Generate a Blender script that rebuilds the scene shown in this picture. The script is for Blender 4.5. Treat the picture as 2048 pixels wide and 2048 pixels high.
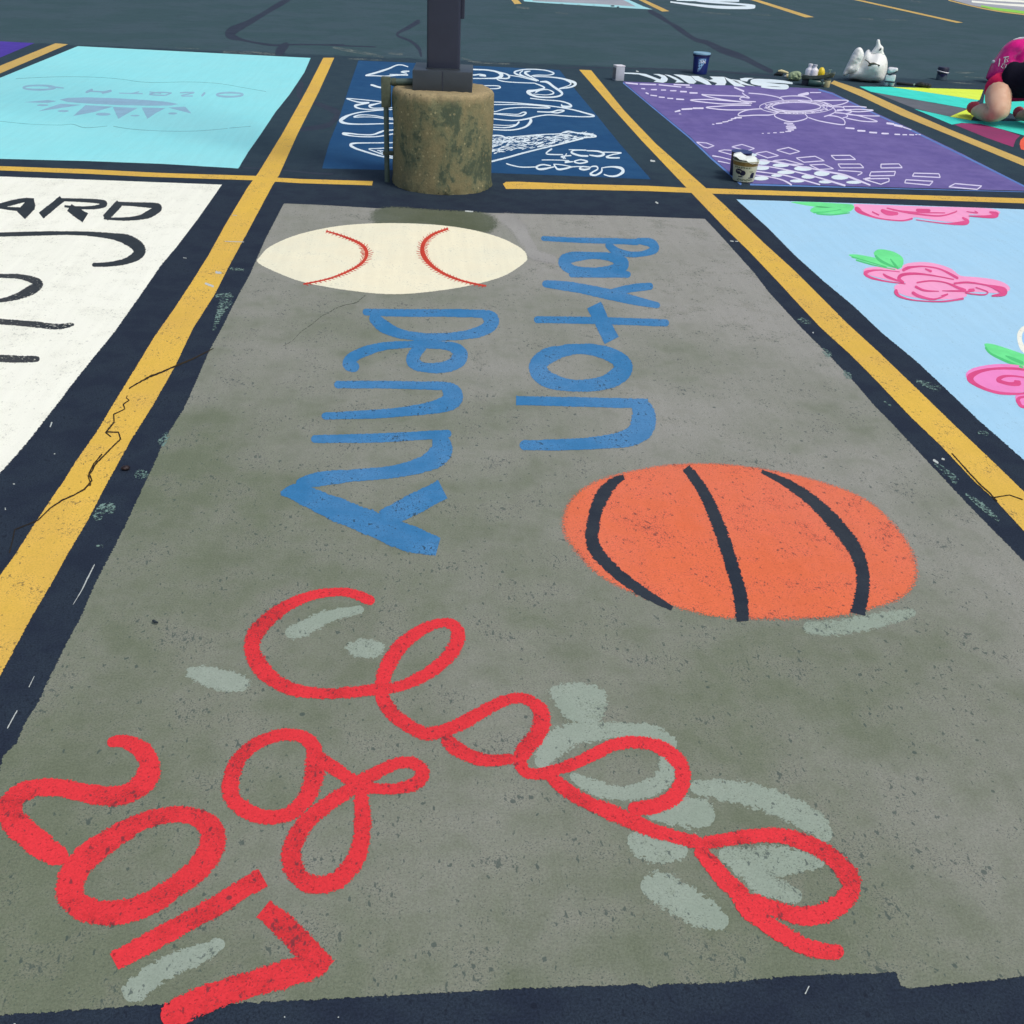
import bpy, bmesh, math, random
from mathutils import Vector, Matrix, noise
from mathutils.geometry import delaunay_2d_cdt
random.seed(7)
for o in list(bpy.data.objects): bpy.data.objects.remove(o)
scene = bpy.context.scene
col = scene.collection

# ------------------------------------------------------------------ camera
F, PITCH, ROLL, YAW = 2100.3, .522125, .053019, .101561
CAM = Vector((-.411219, -6.6531, 1.48329))
FW = Vector((math.sin(YAW)*math.cos(PITCH), math.cos(YAW)*math.cos(PITCH), -math.sin(PITCH)))
R0 = Vector((math.cos(YAW), -math.sin(YAW), 0)); U0 = R0.cross(FW)
RT = math.cos(ROLL)*R0 + math.sin(ROLL)*U0; UP = -math.sin(ROLL)*R0 + math.cos(ROLL)*U0
cd = bpy.data.cameras.new('camera'); co = bpy.data.objects.new('camera', cd); col.objects.link(co)
cd.sensor_width = 36; cd.lens = F/2048*36; cd.clip_end = 1000; cd.clip_start = .05
co.matrix_world = Matrix(((RT.x, UP.x, -FW.x, CAM.x), (RT.y, UP.y, -FW.y, CAM.y), (RT.z, UP.z, -FW.z, CAM.z), (0, 0, 0, 1)))
scene.camera = co

# ------------------------------------------------------------------ light: bright overcast
SUN_EL, SUN_AZ = 55, 132            # azimuth clockwise from +y
w = bpy.data.worlds.new('World'); scene.world = w; w.use_nodes = True
nt = w.node_tree; bg = nt.nodes['Background']
sk = nt.nodes.new('ShaderNodeTexSky'); sk.sky_type = 'NISHITA'; sk.sun_disc = False
sk.sun_elevation = math.radians(SUN_EL); sk.sun_rotation = math.radians(SUN_AZ)
sk.air_density = 1.0; sk.dust_density = 4.0; sk.ozone_density = 1.0
nt.links.new(sk.outputs[0], bg.inputs[0]); bg.inputs[1].default_value = .13
sl = bpy.data.lights.new('sun', 'SUN'); sl.energy = 1.5; sl.angle = math.radians(14); sl.color = (1, .95, .87)
so = bpy.data.objects.new('sun', sl); col.objects.link(so)
sd = Vector((math.sin(math.radians(SUN_AZ))*math.cos(math.radians(SUN_EL)), math.cos(math.radians(SUN_AZ))*math.cos(math.radians(SUN_EL)), math.sin(math.radians(SUN_EL))))
so.rotation_euler = sd.to_track_quat('Z', 'Y').to_euler(); so.location = sd*30
scene.view_settings.view_transform = 'Standard'; scene.view_settings.look = 'None'
scene.view_settings.exposure = 0.08; scene.view_settings.gamma = 1
scene.cycles.transparent_max_bounces = 24

# ------------------------------------------------------------------ pixels of the photo (2048 px) -> points on the ground
def G(px, py, z=0.0):
    d = FW + RT*((px-1024)/F) - UP*((py-1024)/F)
    t = (z-CAM.z)/d.z
    return CAM + d*t
def crop(c, p): return (c[0]+p[0]/c[2], c[1]+p[1]/c[2])
def P(c, pts, z=0.0): return [G(*crop(c, p), z) for p in pts]
SRC = (0, 0, 1.0)
A1=(0,0,2.76); A2=(600,0,2.76); A3=(1150,80,3.22); A4=(1600,0,4.3125); A5=(1450,380,3.231); A6=(0,340,3.116); A7=(480,380,2.1)
B1=(1050,880,1.936); B2=(400,1120,2.76); B3=(0,1400,2.76); B4=(1000,1300,2.415); B5=(0,900,3.22); B7=(1700,80,5.552)
D1=(640,110,8.05); D2=(940,120,5.3667); D3=(1240,140,5.3667); D5=(1380,260,5.3667); D7=(0,130,3.45); D8=(1480,390,3.4014)
E7=(1000,0,3.687); E8=(1900,620,9.66); F1=(0,0,.94336)

# ------------------------------------------------------------------ colours
KR, KG, KB = 1.07, 1.06, 1.13
def S(r, g, b):
    f = lambda v: (v/255/12.92) if v/255 <= .04045 else ((v/255+.055)/1.055)**2.4
    return (min(.93, f(r)/KR), min(.93, f(g)/KG), min(.93, f(b)/KB), 1)

# ------------------------------------------------------------------ node helpers
def N(nt, t, **k):
    n = nt.nodes.new(t)
    for a, v in k.items(): setattr(n, a, v)
    return n
def setin(nt, n, i, v):
    if v is None: return
    if hasattr(v, 'is_output'): nt.links.new(v, n.inputs[i])
    else: n.inputs[i].default_value = v
def math_(nt, op, a, b=None, c=None, clamp=False):
    n = N(nt, 'ShaderNodeMath', operation=op, use_clamp=clamp)
    for i, v in enumerate((a, b, c)): setin(nt, n, i, v)
    return n.outputs[0]
def ramp(nt, v, lo, hi, a=0.0, b=1.0):
    n = N(nt, 'ShaderNodeMapRange', interpolation_type='SMOOTHSTEP')
    for i, x in enumerate((v, lo, hi, a, b)): setin(nt, n, i, x)
    return n.outputs[0]
def mixc(nt, f, a, b, mode='MIX'):
    n = N(nt, 'ShaderNodeMix', data_type='RGBA', blend_type=mode, clamp_factor=True)
    setin(nt, n, 0, f); setin(nt, n, 6, a); setin(nt, n, 7, b)
    return n.outputs[2]
def noise_(nt, vec, scale, detail=3, rough=.55, dist=0):
    n = N(nt, 'ShaderNodeTexNoise'); n.inputs['Scale'].default_value = scale; n.inputs['Detail'].default_value = detail
    n.inputs['Roughness'].default_value = rough; n.inputs['Distortion'].default_value = dist
    nt.links.new(vec, n.inputs['Vector']); return n.outputs[0]

# the relief of the asphalt, shared by every paint that lies on it
rg = bpy.data.node_groups.new('pavement_relief', 'ShaderNodeTree')
for nm in ('Pits', 'Grain', 'Mottle', 'Broad', 'Ragged', 'Height', 'Roller'): rg.interface.new_socket(nm, in_out='OUTPUT', socket_type='NodeSocketFloat')
go = N(rg, 'NodeGroupOutput'); pos = N(rg, 'ShaderNodeNewGeometry').outputs['Position']
mp = N(rg, 'ShaderNodeMapping'); mp.inputs['Rotation'].default_value = (0, 0, .5); mp.inputs['Scale'].default_value = (1, .55, 1); rg.links.new(pos, mp.inputs[0])
mp2 = N(rg, 'ShaderNodeMapping'); mp2.inputs['Rotation'].default_value = (0, 0, -1.0); mp2.inputs['Scale'].default_value = (.8, 1, 1); rg.links.new(pos, mp2.inputs[0])
streak = noise_(rg, mp.outputs[0], 95, 2, .55)
streak2 = noise_(rg, mp2.outputs[0], 330, 1, .5)
patch = noise_(rg, pos, 7, 3, .7)
vo = N(rg, 'ShaderNodeTexVoronoi'); vo.inputs['Scale'].default_value = 26; rg.links.new(pos, vo.inputs['Vector'])
vr = N(rg, 'ShaderNodeSeparateColor'); rg.links.new(vo.outputs['Color'], vr.inputs[0])
dot_r = math_(rg, 'MULTIPLY', math_(rg, 'POWER', vr.outputs[0], 6.0), .17)
dots = math_(rg, 'MULTIPLY', ramp(rg, math_(rg, 'SUBTRACT', vo.outputs['Distance'], dot_r), .015, -.03), ramp(rg, vr.outputs[1], .35, .45))
th = math_(rg, 'MULTIPLY_ADD', patch, -.46, .875)
p1 = ramp(rg, math_(rg, 'SUBTRACT', streak, th), -.005, .06)
p2 = ramp(rg, math_(rg, 'SUBTRACT', streak2, math_(rg, 'MULTIPLY_ADD', patch, -.6, .945)), -.01, .06)
pits = math_(rg, 'MAXIMUM', math_(rg, 'MAXIMUM', p1, math_(rg, 'MULTIPLY', p2, .8)), dots)
grain = noise_(rg, pos, 210, 2, .8)
rg.links.new(pits, go.inputs['Pits']); rg.links.new(grain, go.inputs['Grain'])
rg.links.new(patch, go.inputs['Mottle']); rg.links.new(noise_(rg, pos, 1.1, 3, .65), go.inputs['Broad'])
rg.links.new(noise_(rg, pos, 85, 3, .72), go.inputs['Ragged'])
hh = math_(rg, 'ADD', math_(rg, 'MULTIPLY', grain, .8), math_(rg, 'MULTIPLY', streak, .8))
rg.links.new(grain, go.inputs['Height'])
mp3 = N(rg, 'ShaderNodeMapping'); mp3.inputs['Rotation'].default_value = (0, 0, .06); mp3.inputs['Scale'].default_value = (26, 1.6, 1); rg.links.new(pos, mp3.inputs[0])
rg.links.new(noise_(rg, mp3.outputs[0], 1, 3, .6), go.inputs['Roller'])

DARK = S(46, 58, 66)
def base_mat(name):
    m = bpy.data.materials.new(name); m.use_nodes = True
    nt = m.node_tree; b = nt.nodes['Principled BSDF']; b.inputs['Specular IOR Level'].default_value = .3
    return m, nt, b
CORE = {}
def paint(name, c1, c2=None, **k):
    m = paint_(name, c1, c2, **k)
    if k.get('ragged', .9) < 1.25 and not k.get('wear') and not k.get('thin'): CORE[name] = paint_(name+'_core', c1, c2, core=True, **k)
    return m
def paint_(name, c1, c2=None, pits=.6, grain=.12, mott=.12, ragged=.9, soft=.12, rough=.8, thin=0.0, under=None, bump=.25, wear=0.0, two=None, spec=.1, core=False, blot=None, fine=.25, fade=0, blotf=.8, wide=0, roll=.045, pitc=None):
    """paint on asphalt; attribute 'cov' is 1 inside and falls to 0 over the brushed edge"""
    m, nt, b = base_mat(name)
    g = N(nt, 'ShaderNodeGroup'); g.node_tree = rg; o = g.outputs
    c2 = c2 or tuple(v*.86 for v in c1[:3])+(1,)
    f = math_(nt, 'ADD', math_(nt, 'MULTIPLY', o['Broad'], .65), math_(nt, 'MULTIPLY', o['Mottle'], .35))
    if fade:      # shifts to the second colour towards the post and the rose stall
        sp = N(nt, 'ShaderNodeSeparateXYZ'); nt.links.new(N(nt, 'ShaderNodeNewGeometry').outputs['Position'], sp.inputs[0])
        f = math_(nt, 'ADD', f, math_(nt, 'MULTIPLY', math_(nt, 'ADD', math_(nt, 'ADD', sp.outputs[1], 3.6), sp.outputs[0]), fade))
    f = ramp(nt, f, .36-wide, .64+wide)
    colr = mixc(nt, f, c1, c2)
    if blot is not None: colr = mixc(nt, math_(nt, 'MULTIPLY', ramp(nt, math_(nt, 'ADD', math_(nt, 'MULTIPLY', o['Mottle'], .7), math_(nt, 'MULTIPLY', o['Ragged'], .3)), .47, .62), blotf), colr, blot)
    gm = math_(nt, 'ADD', 1-grain/2-mott/2-roll/2, math_(nt, 'ADD', math_(nt, 'MULTIPLY', ramp(nt, o['Grain'], .3, .7), grain), math_(nt, 'ADD', math_(nt, 'MULTIPLY', ramp(nt, o['Roller'], .3, .7), roll), math_(nt, 'MULTIPLY', ramp(nt, o['Mottle'], .3, .7), mott))))
    v = N(nt, 'ShaderNodeVectorMath', operation='SCALE'); nt.links.new(colr, v.inputs[0]); nt.links.new(gm, v.inputs['Scale'])
    colr = mixc(nt, math_(nt, 'MULTIPLY', o['Pits'], pits), v.outputs[0], pitc or DARK)
    if two is not None:      # pores of the pavement through a thin coat
        pore = ramp(nt, math_(nt, 'ADD', math_(nt, 'MULTIPLY', o['Ragged'], .6), math_(nt, 'MULTIPLY', o['Grain'], .4)), .44, .34)
        colr = mixc(nt, math_(nt, 'MULTIPLY', pore, .85), colr, two)
    nt.links.new(colr, b.inputs['Base Color']); b.inputs['Roughness'].default_value = rough
    b.inputs['Specular IOR Level'].default_value = spec
    bp = N(nt, 'ShaderNodeBump'); bp.inputs['Strength'].default_value = bump; bp.inputs['Distance'].default_value = .002
    nt.links.new(o['Height'], bp.inputs['Height']); nt.links.new(bp.outputs[0], b.inputs['Normal'])
    if core: return m
    at = N(nt, 'ShaderNodeAttribute', attribute_name='cov')
    s = math_(nt, 'ADD', at.outputs['Fac'], math_(nt, 'ADD', math_(nt, 'MULTIPLY', math_(nt, 'SUBTRACT', o['Ragged'], .5), ragged*1.5), math_(nt, 'MULTIPLY', math_(nt, 'SUBTRACT', o['Grain'], .5), fine*2)))
    al = ramp(nt, s, .48, .52)
    if wear: al = math_(nt, 'MULTIPLY', al, ramp(nt, math_(nt, 'ADD', o['Ragged'], math_(nt, 'MULTIPLY', o['Mottle'], .5)), wear-.08, wear+.08))
    if thin: al = math_(nt, 'MULTIPLY', al, 1-thin)
    nt.links.new(al, b.inputs['Alpha'])
    return m
def plain(name, c, rough=.5, var=.12, scale=20, metal=0, spec=.4, c2=None, bump=0, trans=0, sub=0):
    m, nt, b = base_mat(name)
    tc = N(nt, 'ShaderNodeTexCoord').outputs['Object']
    n = noise_(nt, tc, scale, 4, .6)
    c2 = c2 or tuple(v*(1-2*var) for v in c[:3])+(1,)
    nt.links.new(mixc(nt, ramp(nt, n, .3, .7), c, c2), b.inputs['Base Color'])
    b.inputs['Roughness'].default_value = rough; b.inputs['Metallic'].default_value = metal; b.inputs['Specular IOR Level'].default_value = spec
    b.inputs['Transmission Weight'].default_value = trans; b.inputs['Subsurface Weight'].default_value = sub
    if bump:
        bp = N(nt, 'ShaderNodeBump'); bp.inputs['Strength'].default_value = bump; bp.inputs['Distance'].default_value = .01
        nt.links.new(noise_(nt, tc, scale*2.5, 5, .65), bp.inputs['Height']); nt.links.new(bp.outputs[0], b.inputs['Normal'])
    return m

M = {}
# asphalt: fresh dark sealcoat between the stalls, greyer weathered lane beyond them
m, nt, b = base_mat('asphalt')
g = N(nt, 'ShaderNodeGroup'); g.node_tree = rg; o = g.outputs
sx = N(nt, 'ShaderNodeSeparateXYZ'); nt.links.new(N(nt, 'ShaderNodeNewGeometry').outputs['Position'], sx.inputs[0])
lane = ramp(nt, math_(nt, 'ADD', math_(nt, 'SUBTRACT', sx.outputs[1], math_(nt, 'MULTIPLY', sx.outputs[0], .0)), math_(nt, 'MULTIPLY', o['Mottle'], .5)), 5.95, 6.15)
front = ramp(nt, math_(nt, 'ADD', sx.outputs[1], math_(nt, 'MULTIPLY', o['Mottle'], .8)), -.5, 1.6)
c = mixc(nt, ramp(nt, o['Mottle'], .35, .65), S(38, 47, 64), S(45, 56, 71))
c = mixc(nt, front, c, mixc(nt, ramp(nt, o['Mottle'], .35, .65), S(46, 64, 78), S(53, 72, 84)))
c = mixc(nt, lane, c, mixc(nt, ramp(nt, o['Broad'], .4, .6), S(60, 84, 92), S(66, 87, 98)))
gm = math_(nt, 'ADD', .72, math_(nt, 'MULTIPLY', ramp(nt, o['Grain'], .25, .75), .56))
v = N(nt, 'ShaderNodeVectorMath', operation='SCALE'); nt.links.new(c, v.inputs[0]); nt.links.new(gm, v.inputs['Scale'])
c = mixc(nt, math_(nt, 'MULTIPLY', o['Pits'], .5), v.outputs[0], S(24, 28, 42))
nt.links.new(c, b.inputs['Base Color']); b.inputs['Roughness'].default_value = .85; b.inputs['Specular IOR Level'].default_value = .1
bp = N(nt, 'ShaderNodeBump'); bp.inputs['Strength'].default_value = .35; bp.inputs['Distance'].default_value = .003
nt.links.new(o['Height'], bp.inputs['Height']); nt.links.new(bp.outputs[0], b.inputs['Normal'])
M['asphalt'] = m

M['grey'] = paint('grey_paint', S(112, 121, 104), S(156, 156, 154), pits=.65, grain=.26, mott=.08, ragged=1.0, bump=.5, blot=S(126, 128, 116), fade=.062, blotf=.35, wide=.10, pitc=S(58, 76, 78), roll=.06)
M['touch'] = paint('fresh_grey_green_paint', S(148, 163, 152), S(156, 168, 160), pits=.6, grain=.14, ragged=1.3, wear=.30, blot=S(140, 153, 141), soft=.2)
M['trickle'] = paint('pale_grey_trickle', S(162, 162, 162), pits=.3, ragged=1.6, wear=.3)
M['wet'] = paint('damp_stain', S(92, 100, 82), S(104, 110, 96), pits=.4, ragged=2.2, wear=.42, rough=.5)
M['yellow'] = paint('yellow_line_paint', S(230, 190, 86), S(218, 178, 90), pits=.6, grain=.16, mott=.14, ragged=.7, bump=.3)
M['yellow_far'] = paint('weathered_yellow_line_paint', S(212, 180, 108), S(202, 170, 100), pits=.4, ragged=.8)
M['white'] = paint('white_stall_paint', S(249, 251, 243), S(245, 247, 238), pits=.28, grain=.04, mott=.04, ragged=.7, blot=S(238, 240, 230), blotf=.5)
M['ball'] = paint('cream_white_paint', S(246, 240, 216), S(236, 234, 214), pits=.2, grain=.05, mott=.08, ragged=.8)
M['black'] = paint('black_brush_paint', S(50, 58, 66), S(60, 66, 72), pits=.3, grain=.2, ragged=1.1, soft=.15)
M['dry'] = paint('dry_brushed_black_paint', S(50, 58, 66), S(72, 74, 78), pits=.3, grain=.25, ragged=1.5, soft=.15, wear=.62)
M['seam'] = paint('navy_seam_paint', S(44, 52, 66), S(56, 62, 72), pits=.4, grain=.25, ragged=1.3, soft=.2)
M['blue'] = paint('sky_blue_letter_paint', S(56, 124, 180), S(82, 136, 188), pits=.75, grain=.14, mott=.14, ragged=.7, two=S(60, 104, 140))
M['red'] = paint('red_sprayed_paint', S(234, 62, 72), S(222, 58, 66), pits=.65, grain=.16, mott=.1, ragged=.5, fine=.9, two=S(150, 42, 50), blot=S(198, 52, 58))
M['orange'] = paint('orange_sprayed_paint', S(230, 116, 80), S(228, 122, 96), pits=.65, grain=.14, mott=.1, ragged=.3, fine=1.1, two=S(198, 92, 70), blot=S(222, 106, 78), blotf=.5)
M['stitch'] = paint('red_stitch_paint', S(208, 72, 58), pits=.2, ragged=1.2, soft=.2)
M['aqua'] = paint('aqua_paint', S(148, 230, 241), S(154, 230, 240), pits=.1, grain=.03, mott=.03, ragged=.5)
M['lilac'] = paint('faint_lilac_print', S(150, 186, 216), S(146, 192, 218), pits=.1, ragged=.9, soft=.3, wear=.5)
M['pencil'] = paint('grey_pencil_line', S(110, 180, 190), pits=.1, ragged=.9, soft=.4, thin=.6)
M['royal'] = paint('royal_blue_paint', S(32, 76, 122), S(40, 84, 128), pits=.3, grain=.08, mott=.1, ragged=.7)
M['chalk'] = paint('white_script_paint', S(226, 240, 250), S(216, 232, 246), pits=.12, grain=.04, ragged=.35)
M['purple'] = paint('purple_paint', S(103, 93, 158), S(117, 106, 168), pits=.15, grain=.06, mott=.12, ragged=.6)
M['lav'] = paint('lavender_white_paint', S(226, 222, 248), S(216, 210, 244), pits=.1, grain=.03, ragged=.35)
M['tape'] = paint('bright_blue_edging', S(100, 140, 206), S(92, 122, 194), pits=.15, ragged=.9)
M['babyblue'] = paint('baby_blue_paint', S(168, 214, 247), S(172, 215, 246), pits=.14, grain=.03, mott=.04, ragged=.7)
M['petal'] = paint('pale_pink_paint', S(251, 172, 216), S(248, 164, 212), pits=.05, ragged=.4, grain=.03, mott=.04)
M['petal2'] = paint('bright_pink_paint', S(250, 146, 214), pits=.05, ragged=.4, grain=.03, mott=.04)
M['rose'] = paint('deep_rose_paint', S(222, 78, 138), S(226, 92, 150), pits=.05, ragged=.4, grain=.03)
M['leaf'] = paint('mint_green_paint', S(112, 232, 150), S(118, 236, 156), pits=.05, ragged=.4, grain=.03)
M['leaf2'] = paint('darker_green_paint', S(90, 212, 134), pits=.05, ragged=.4, grain=.03)
M['teal'] = paint('turquoise_paint', S(66, 222, 208), S(72, 224, 212), pits=.08, ragged=.4, grain=.03)
M['lime'] = paint('lemon_lime_paint', S(228, 248, 84), S(222, 246, 92), pits=.08, ragged=.4, grain=.03)
M['slate'] = paint('slate_grey_paint', S(100, 106, 116), S(108, 112, 124), pits=.1, ragged=.4)
M['magenta'] = paint('magenta_paint', S(164, 62, 116), S(140, 64, 108), pits=.1, ragged=.5)
M['coral'] = paint('coral_paint', S(246, 104, 82), pits=.1, ragged=.9)
M['violet'] = paint('violet_paint', S(74, 58, 158), S(84, 66, 168), pits=.15, ragged=.5)
M['palecyan'] = paint('pale_cyan_paint', S(170, 226, 234), S(160, 214, 228), pits=.2, ragged=.9)
M['palegrey'] = paint('worn_pale_grey_paint', S(172, 174, 186), S(156, 162, 176), pits=.3, ragged=.9, mott=.2)
M['green'] = paint('bright_green_paint', S(150, 216, 90), pits=.1, ragged=.6)
M['tar'] = paint('crack_sealant', S(48, 56, 74), S(52, 62, 78), pits=.1, grain=.1, ragged=1.1, rough=.75, spec=.12)
M['crack'] = paint('open_crack', S(60, 50, 32), S(40, 36, 34), pits=.2, ragged=1.5, soft=.25)
M['hair_crack'] = paint('hairline_crack', S(92, 98, 90), pits=.2, ragged=1.7, wear=.7)
M['scuff'] = paint('pale_green_scuff', S(112, 142, 140), S(124, 150, 146), pits=.5, ragged=1.6, soft=.2, wear=.78)
M['fleck'] = paint('white_paint_splash', S(196, 204, 206), pits=.2, ragged=1.4, soft=.2)
M['dust'] = paint('dusty_scrape', S(140, 150, 148), pits=.4, ragged=1.6, soft=.25, wear=.8)

# ------------------------------------------------------------------ object helpers
def tag(o, label=None, cat=None, group=None, kind=None):
    if label: o['label'] = label
    if cat: o['category'] = cat
    if group: o['group'] = group
    if kind: o['kind'] = kind
    return o
LOC = {}
def thing(name, label, cat, loc=(0, 0, 0), rz=0, group=None):
    o = bpy.data.objects.new(name, None); col.objects.link(o)
    o.location = loc; o.rotation_euler = (0, 0, rz); o.empty_display_size = .1
    LOC[o.name] = Vector(loc)
    return tag(o, label, cat, group)
ZS = .12       # paint films are thin: layers lie fractions of a millimetre apart
def mesh_obj(name, verts, faces, mat, parent=None, cov=None, smooth=False, world=False):
    if cov is not None: verts = [(v[0], v[1], v[2]*ZS) for v in verts]
    me = bpy.data.meshes.new(name); me.from_pydata([tuple(v) for v in verts], [], faces)
    if mat:
        me.materials.append(mat)
        if cov is not None and mat.name in CORE:      # solid inside, ragged only along the edge
            me.materials.append(CORE[mat.name])
            me.polygons.foreach_set('material_index', [1 if min(cov[i] for i in f) > .99 else 0 for f in faces])
    if cov is not None:
        a = me.attributes.new('cov', 'FLOAT', 'POINT'); a.data.foreach_set('value', cov)
    me.update()
    if smooth: me.polygons.foreach_set('use_smooth', [True]*len(me.polygons))
    ob = bpy.data.objects.new(name, me); col.objects.link(ob)
    if parent is not None:
        ob.parent = parent
        if world:           # vertices are given in world space
            ob.matrix_parent_inverse = Matrix.Translation(-LOC.get(parent.name, Vector()))
    return ob

def resample(pts, closed, n_per=8, smooth=True):
    """pts are tuples of equal length; Catmull-Rom through them"""
    L = len(pts); out = []
    if not smooth:
        seg = L if closed else L-1
        for i in range(seg):
            a, b = pts[i], pts[(i+1) % L]
            for k in range(n_per): t = k/n_per; out.append(tuple(x+(y-x)*t for x, y in zip(a, b)))
        if not closed: out.append(tuple(pts[-1]))
        return out
    seg = L if closed else L-1
    for i in range(seg):
        if closed: p0, p1, p2, p3 = pts[(i-1) % L], pts[i], pts[(i+1) % L], pts[(i+2) % L]
        else: p0, p1, p2, p3 = pts[max(i-1, 0)], pts[i], pts[i+1], pts[min(i+2, L-1)]
        for k in range(n_per):
            t = k/n_per; t2 = t*t; t3 = t2*t
            out.append(tuple(.5*(2*b + (c_-a)*t + (2*a-5*b+4*c_-d)*t2 + (3*b-a-3*c_+d)*t3) for a, b, c_, d in zip(p0, p1, p2, p3)))
    if not closed: out.append(tuple(pts[-1]))
    return out

def ribbon_data(c, pts, z, closed=False, smooth=True, rnd=True, n_per=7, edge=.16, ramp_z=.0008, base=0):
    pts = [crop(c, p)+(((p[2] if len(p) > 2 else 12)/c[2]),) for p in pts]
    s = resample(pts, closed, n_per, smooth)
    # arc length for rounded ends
    acc = [0]
    for a, b_ in zip(s, s[1:]): acc.append(acc[-1]+math.hypot(b_[0]-a[0], b_[1]-a[1]))
    tot = acc[-1]
    if rnd and not closed:          # add extra samples near both ends
        ex = []
        h0, h1 = s[0][2]/2, s[-1][2]/2
        def at(d):
            d = max(0, min(tot, d))
            for i in range(len(acc)-1):
                if acc[i+1] >= d:
                    t = (d-acc[i])/max(1e-9, acc[i+1]-acc[i]); return tuple(x+(y-x)*t for x, y in zip(s[i], s[i+1]))
            return s[-1]
        ds = sorted(set([round(d, 4) for d in acc if h0*.9 < d < tot-h1*.9] + [h0*k for k in (0, .06, .2, .45, .9)] + [tot-h1*k for k in (0, .06, .2, .45, .9)]))
        ds = [d for d in ds if 0 <= d <= tot]
        ns = []
        for d in ds:
            q = at(d); f = 1
            if d < h0: f = math.sqrt(max(.03, 1-(1-d/h0)**2))
            if tot-d < h1: f = min(f, math.sqrt(max(.03, 1-(1-(tot-d)/h1)**2)))
            ns.append((q[0], q[1], q[2]*f))
        s = ns
    n = len(s); V = []; Fc = []; C = []; jit = pts[0][0]*.37
    s = [(q[0], q[1], q[2]*(1+.09*noise.noise(Vector((q[0]*.045, q[1]*.045, jit)))+.05*noise.noise(Vector((q[0]*.16, q[1]*.16, jit+7))))) for q in s]
    for i, q in enumerate(s):
        a = s[(i-1) % n] if (closed or i) else s[0]; b_ = s[(i+1) % n] if (closed or i < n-1) else s[-1]
        dx, dy = b_[0]-a[0], b_[1]-a[1]; l = math.hypot(dx, dy) or 1; nx, ny = -dy/l, dx/l
        h = q[2]/2; e = max(.18, h*edge)
        zz = z + ramp_z*i/n
        for off, cv in ((-h-e, 0), (-max(h-e, h*.05), 1), (max(h-e, h*.05), 1), (h+e, 0)):
            V.append(G(q[0]+nx*off, q[1]+ny*off, zz)); C.append(float(cv))
    last = n if closed else n-1
    for i in range(last):
        j = (i+1) % n
        for k in range(3):
            Fc.append((base+i*4+k, base+j*4+k, base+j*4+k+1, base+i*4+k+1))
    return V, Fc, C
def up_faces(V, Fc):
    """turn all faces upwards"""
    out = []
    for f in Fc:
        a, b_, c_ = V[f[0]], V[f[1]], V[f[2]]
        nz = (b_.x-a.x)*(c_.y-a.y)-(b_.y-a.y)*(c_.x-a.x)
        if len(f) == 4 and abs(nz) < 1e-12:
            c_ = V[f[3]]; nz = (b_.x-a.x)*(c_.y-a.y)-(b_.y-a.y)*(c_.x-a.x)
        out.append(f if nz >= 0 else tuple(reversed(f)))
    return out
def strokes(name, c, sts, mat, parent, z=.009, **k):
    """one painted mark (letter, seam, ...) from one or more brush strokes traced in crop c"""
    V, Fc, C = [], [], []
    for st in sts:
        kk = dict(k)
        if isinstance(st, dict): kk.update({a: b_ for a, b_ in st.items() if a != 'p'}); st = st['p']
        v, f, cv = ribbon_data(c, st, z, base=len(V), **kk); V += v; Fc += f; C += cv
        z += .0011
    return mesh_obj(name, V, up_faces(V, Fc), mat, parent, C, world=True)
def area2(p): return sum(a.x*b_.y-a.y*b_.x for a, b_ in zip(p, p[1:]+p[:1]))/2
def patch_data(pts, z, edge=.006, smooth=False, n_per=3, base=0):
    p = resample([(q[0], q[1]) for q in pts], True, n_per, smooth)
    q = [Vector((a[0], a[1])) for a in p]
    if area2(q) < 0: q.reverse()
    n = len(q); V = []; C = []
    inn, outr = [], []
    for i in range(n):
        a, b_, c_ = q[i-1], q[i], q[(i+1) % n]
        d1 = (b_-a); d2 = (c_-b_)
        d1 = d1.normalized() if d1.length > 1e-9 else Vector((1, 0)); d2 = d2.normalized() if d2.length > 1e-9 else d1
        nn = Vector((d1.y+d2.y, -d1.x-d2.x))
        nn = nn.normalized() if nn.length > 1e-6 else Vector((d1.y, -d1.x))
        inn.append(b_-nn*edge); outr.append(b_+nn*edge)
    V = [Vector((v.x, v.y, z)) for v in inn]+[Vector((v.x, v.y, z)) for v in outr]
    C = [1.0]*n+[0.0]*n
    Fc = [tuple(base+i for i in range(n))]+[(base+i, base+n+i, base+n+(i+1) % n, base+(i+1) % n) for i in range(n)]
    return V, Fc, C
def patch_(name, pts, mat, parent=None, z=.004, **k):
    V, Fc, C = patch_data(pts, z, **k)
    return mesh_obj(name, V, Fc, mat, parent, C, world=True)
def patches(name, polys, mat, parent=None, z=.004, **k):
    V, Fc, C = [], [], []
    for p in polys:
        v, f, cv = patch_data(p, z, base=len(V), **k); V += v; Fc += f; C += cv
        z += .0003
    return mesh_obj(name, V, Fc, mat, parent, C, world=True)
def ell(cx, cy, rx, ry, n=14): return [(cx+rx*math.cos(6.2832*i/n), cy+ry*math.sin(6.2832*i/n)) for i in range(n)]

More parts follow.
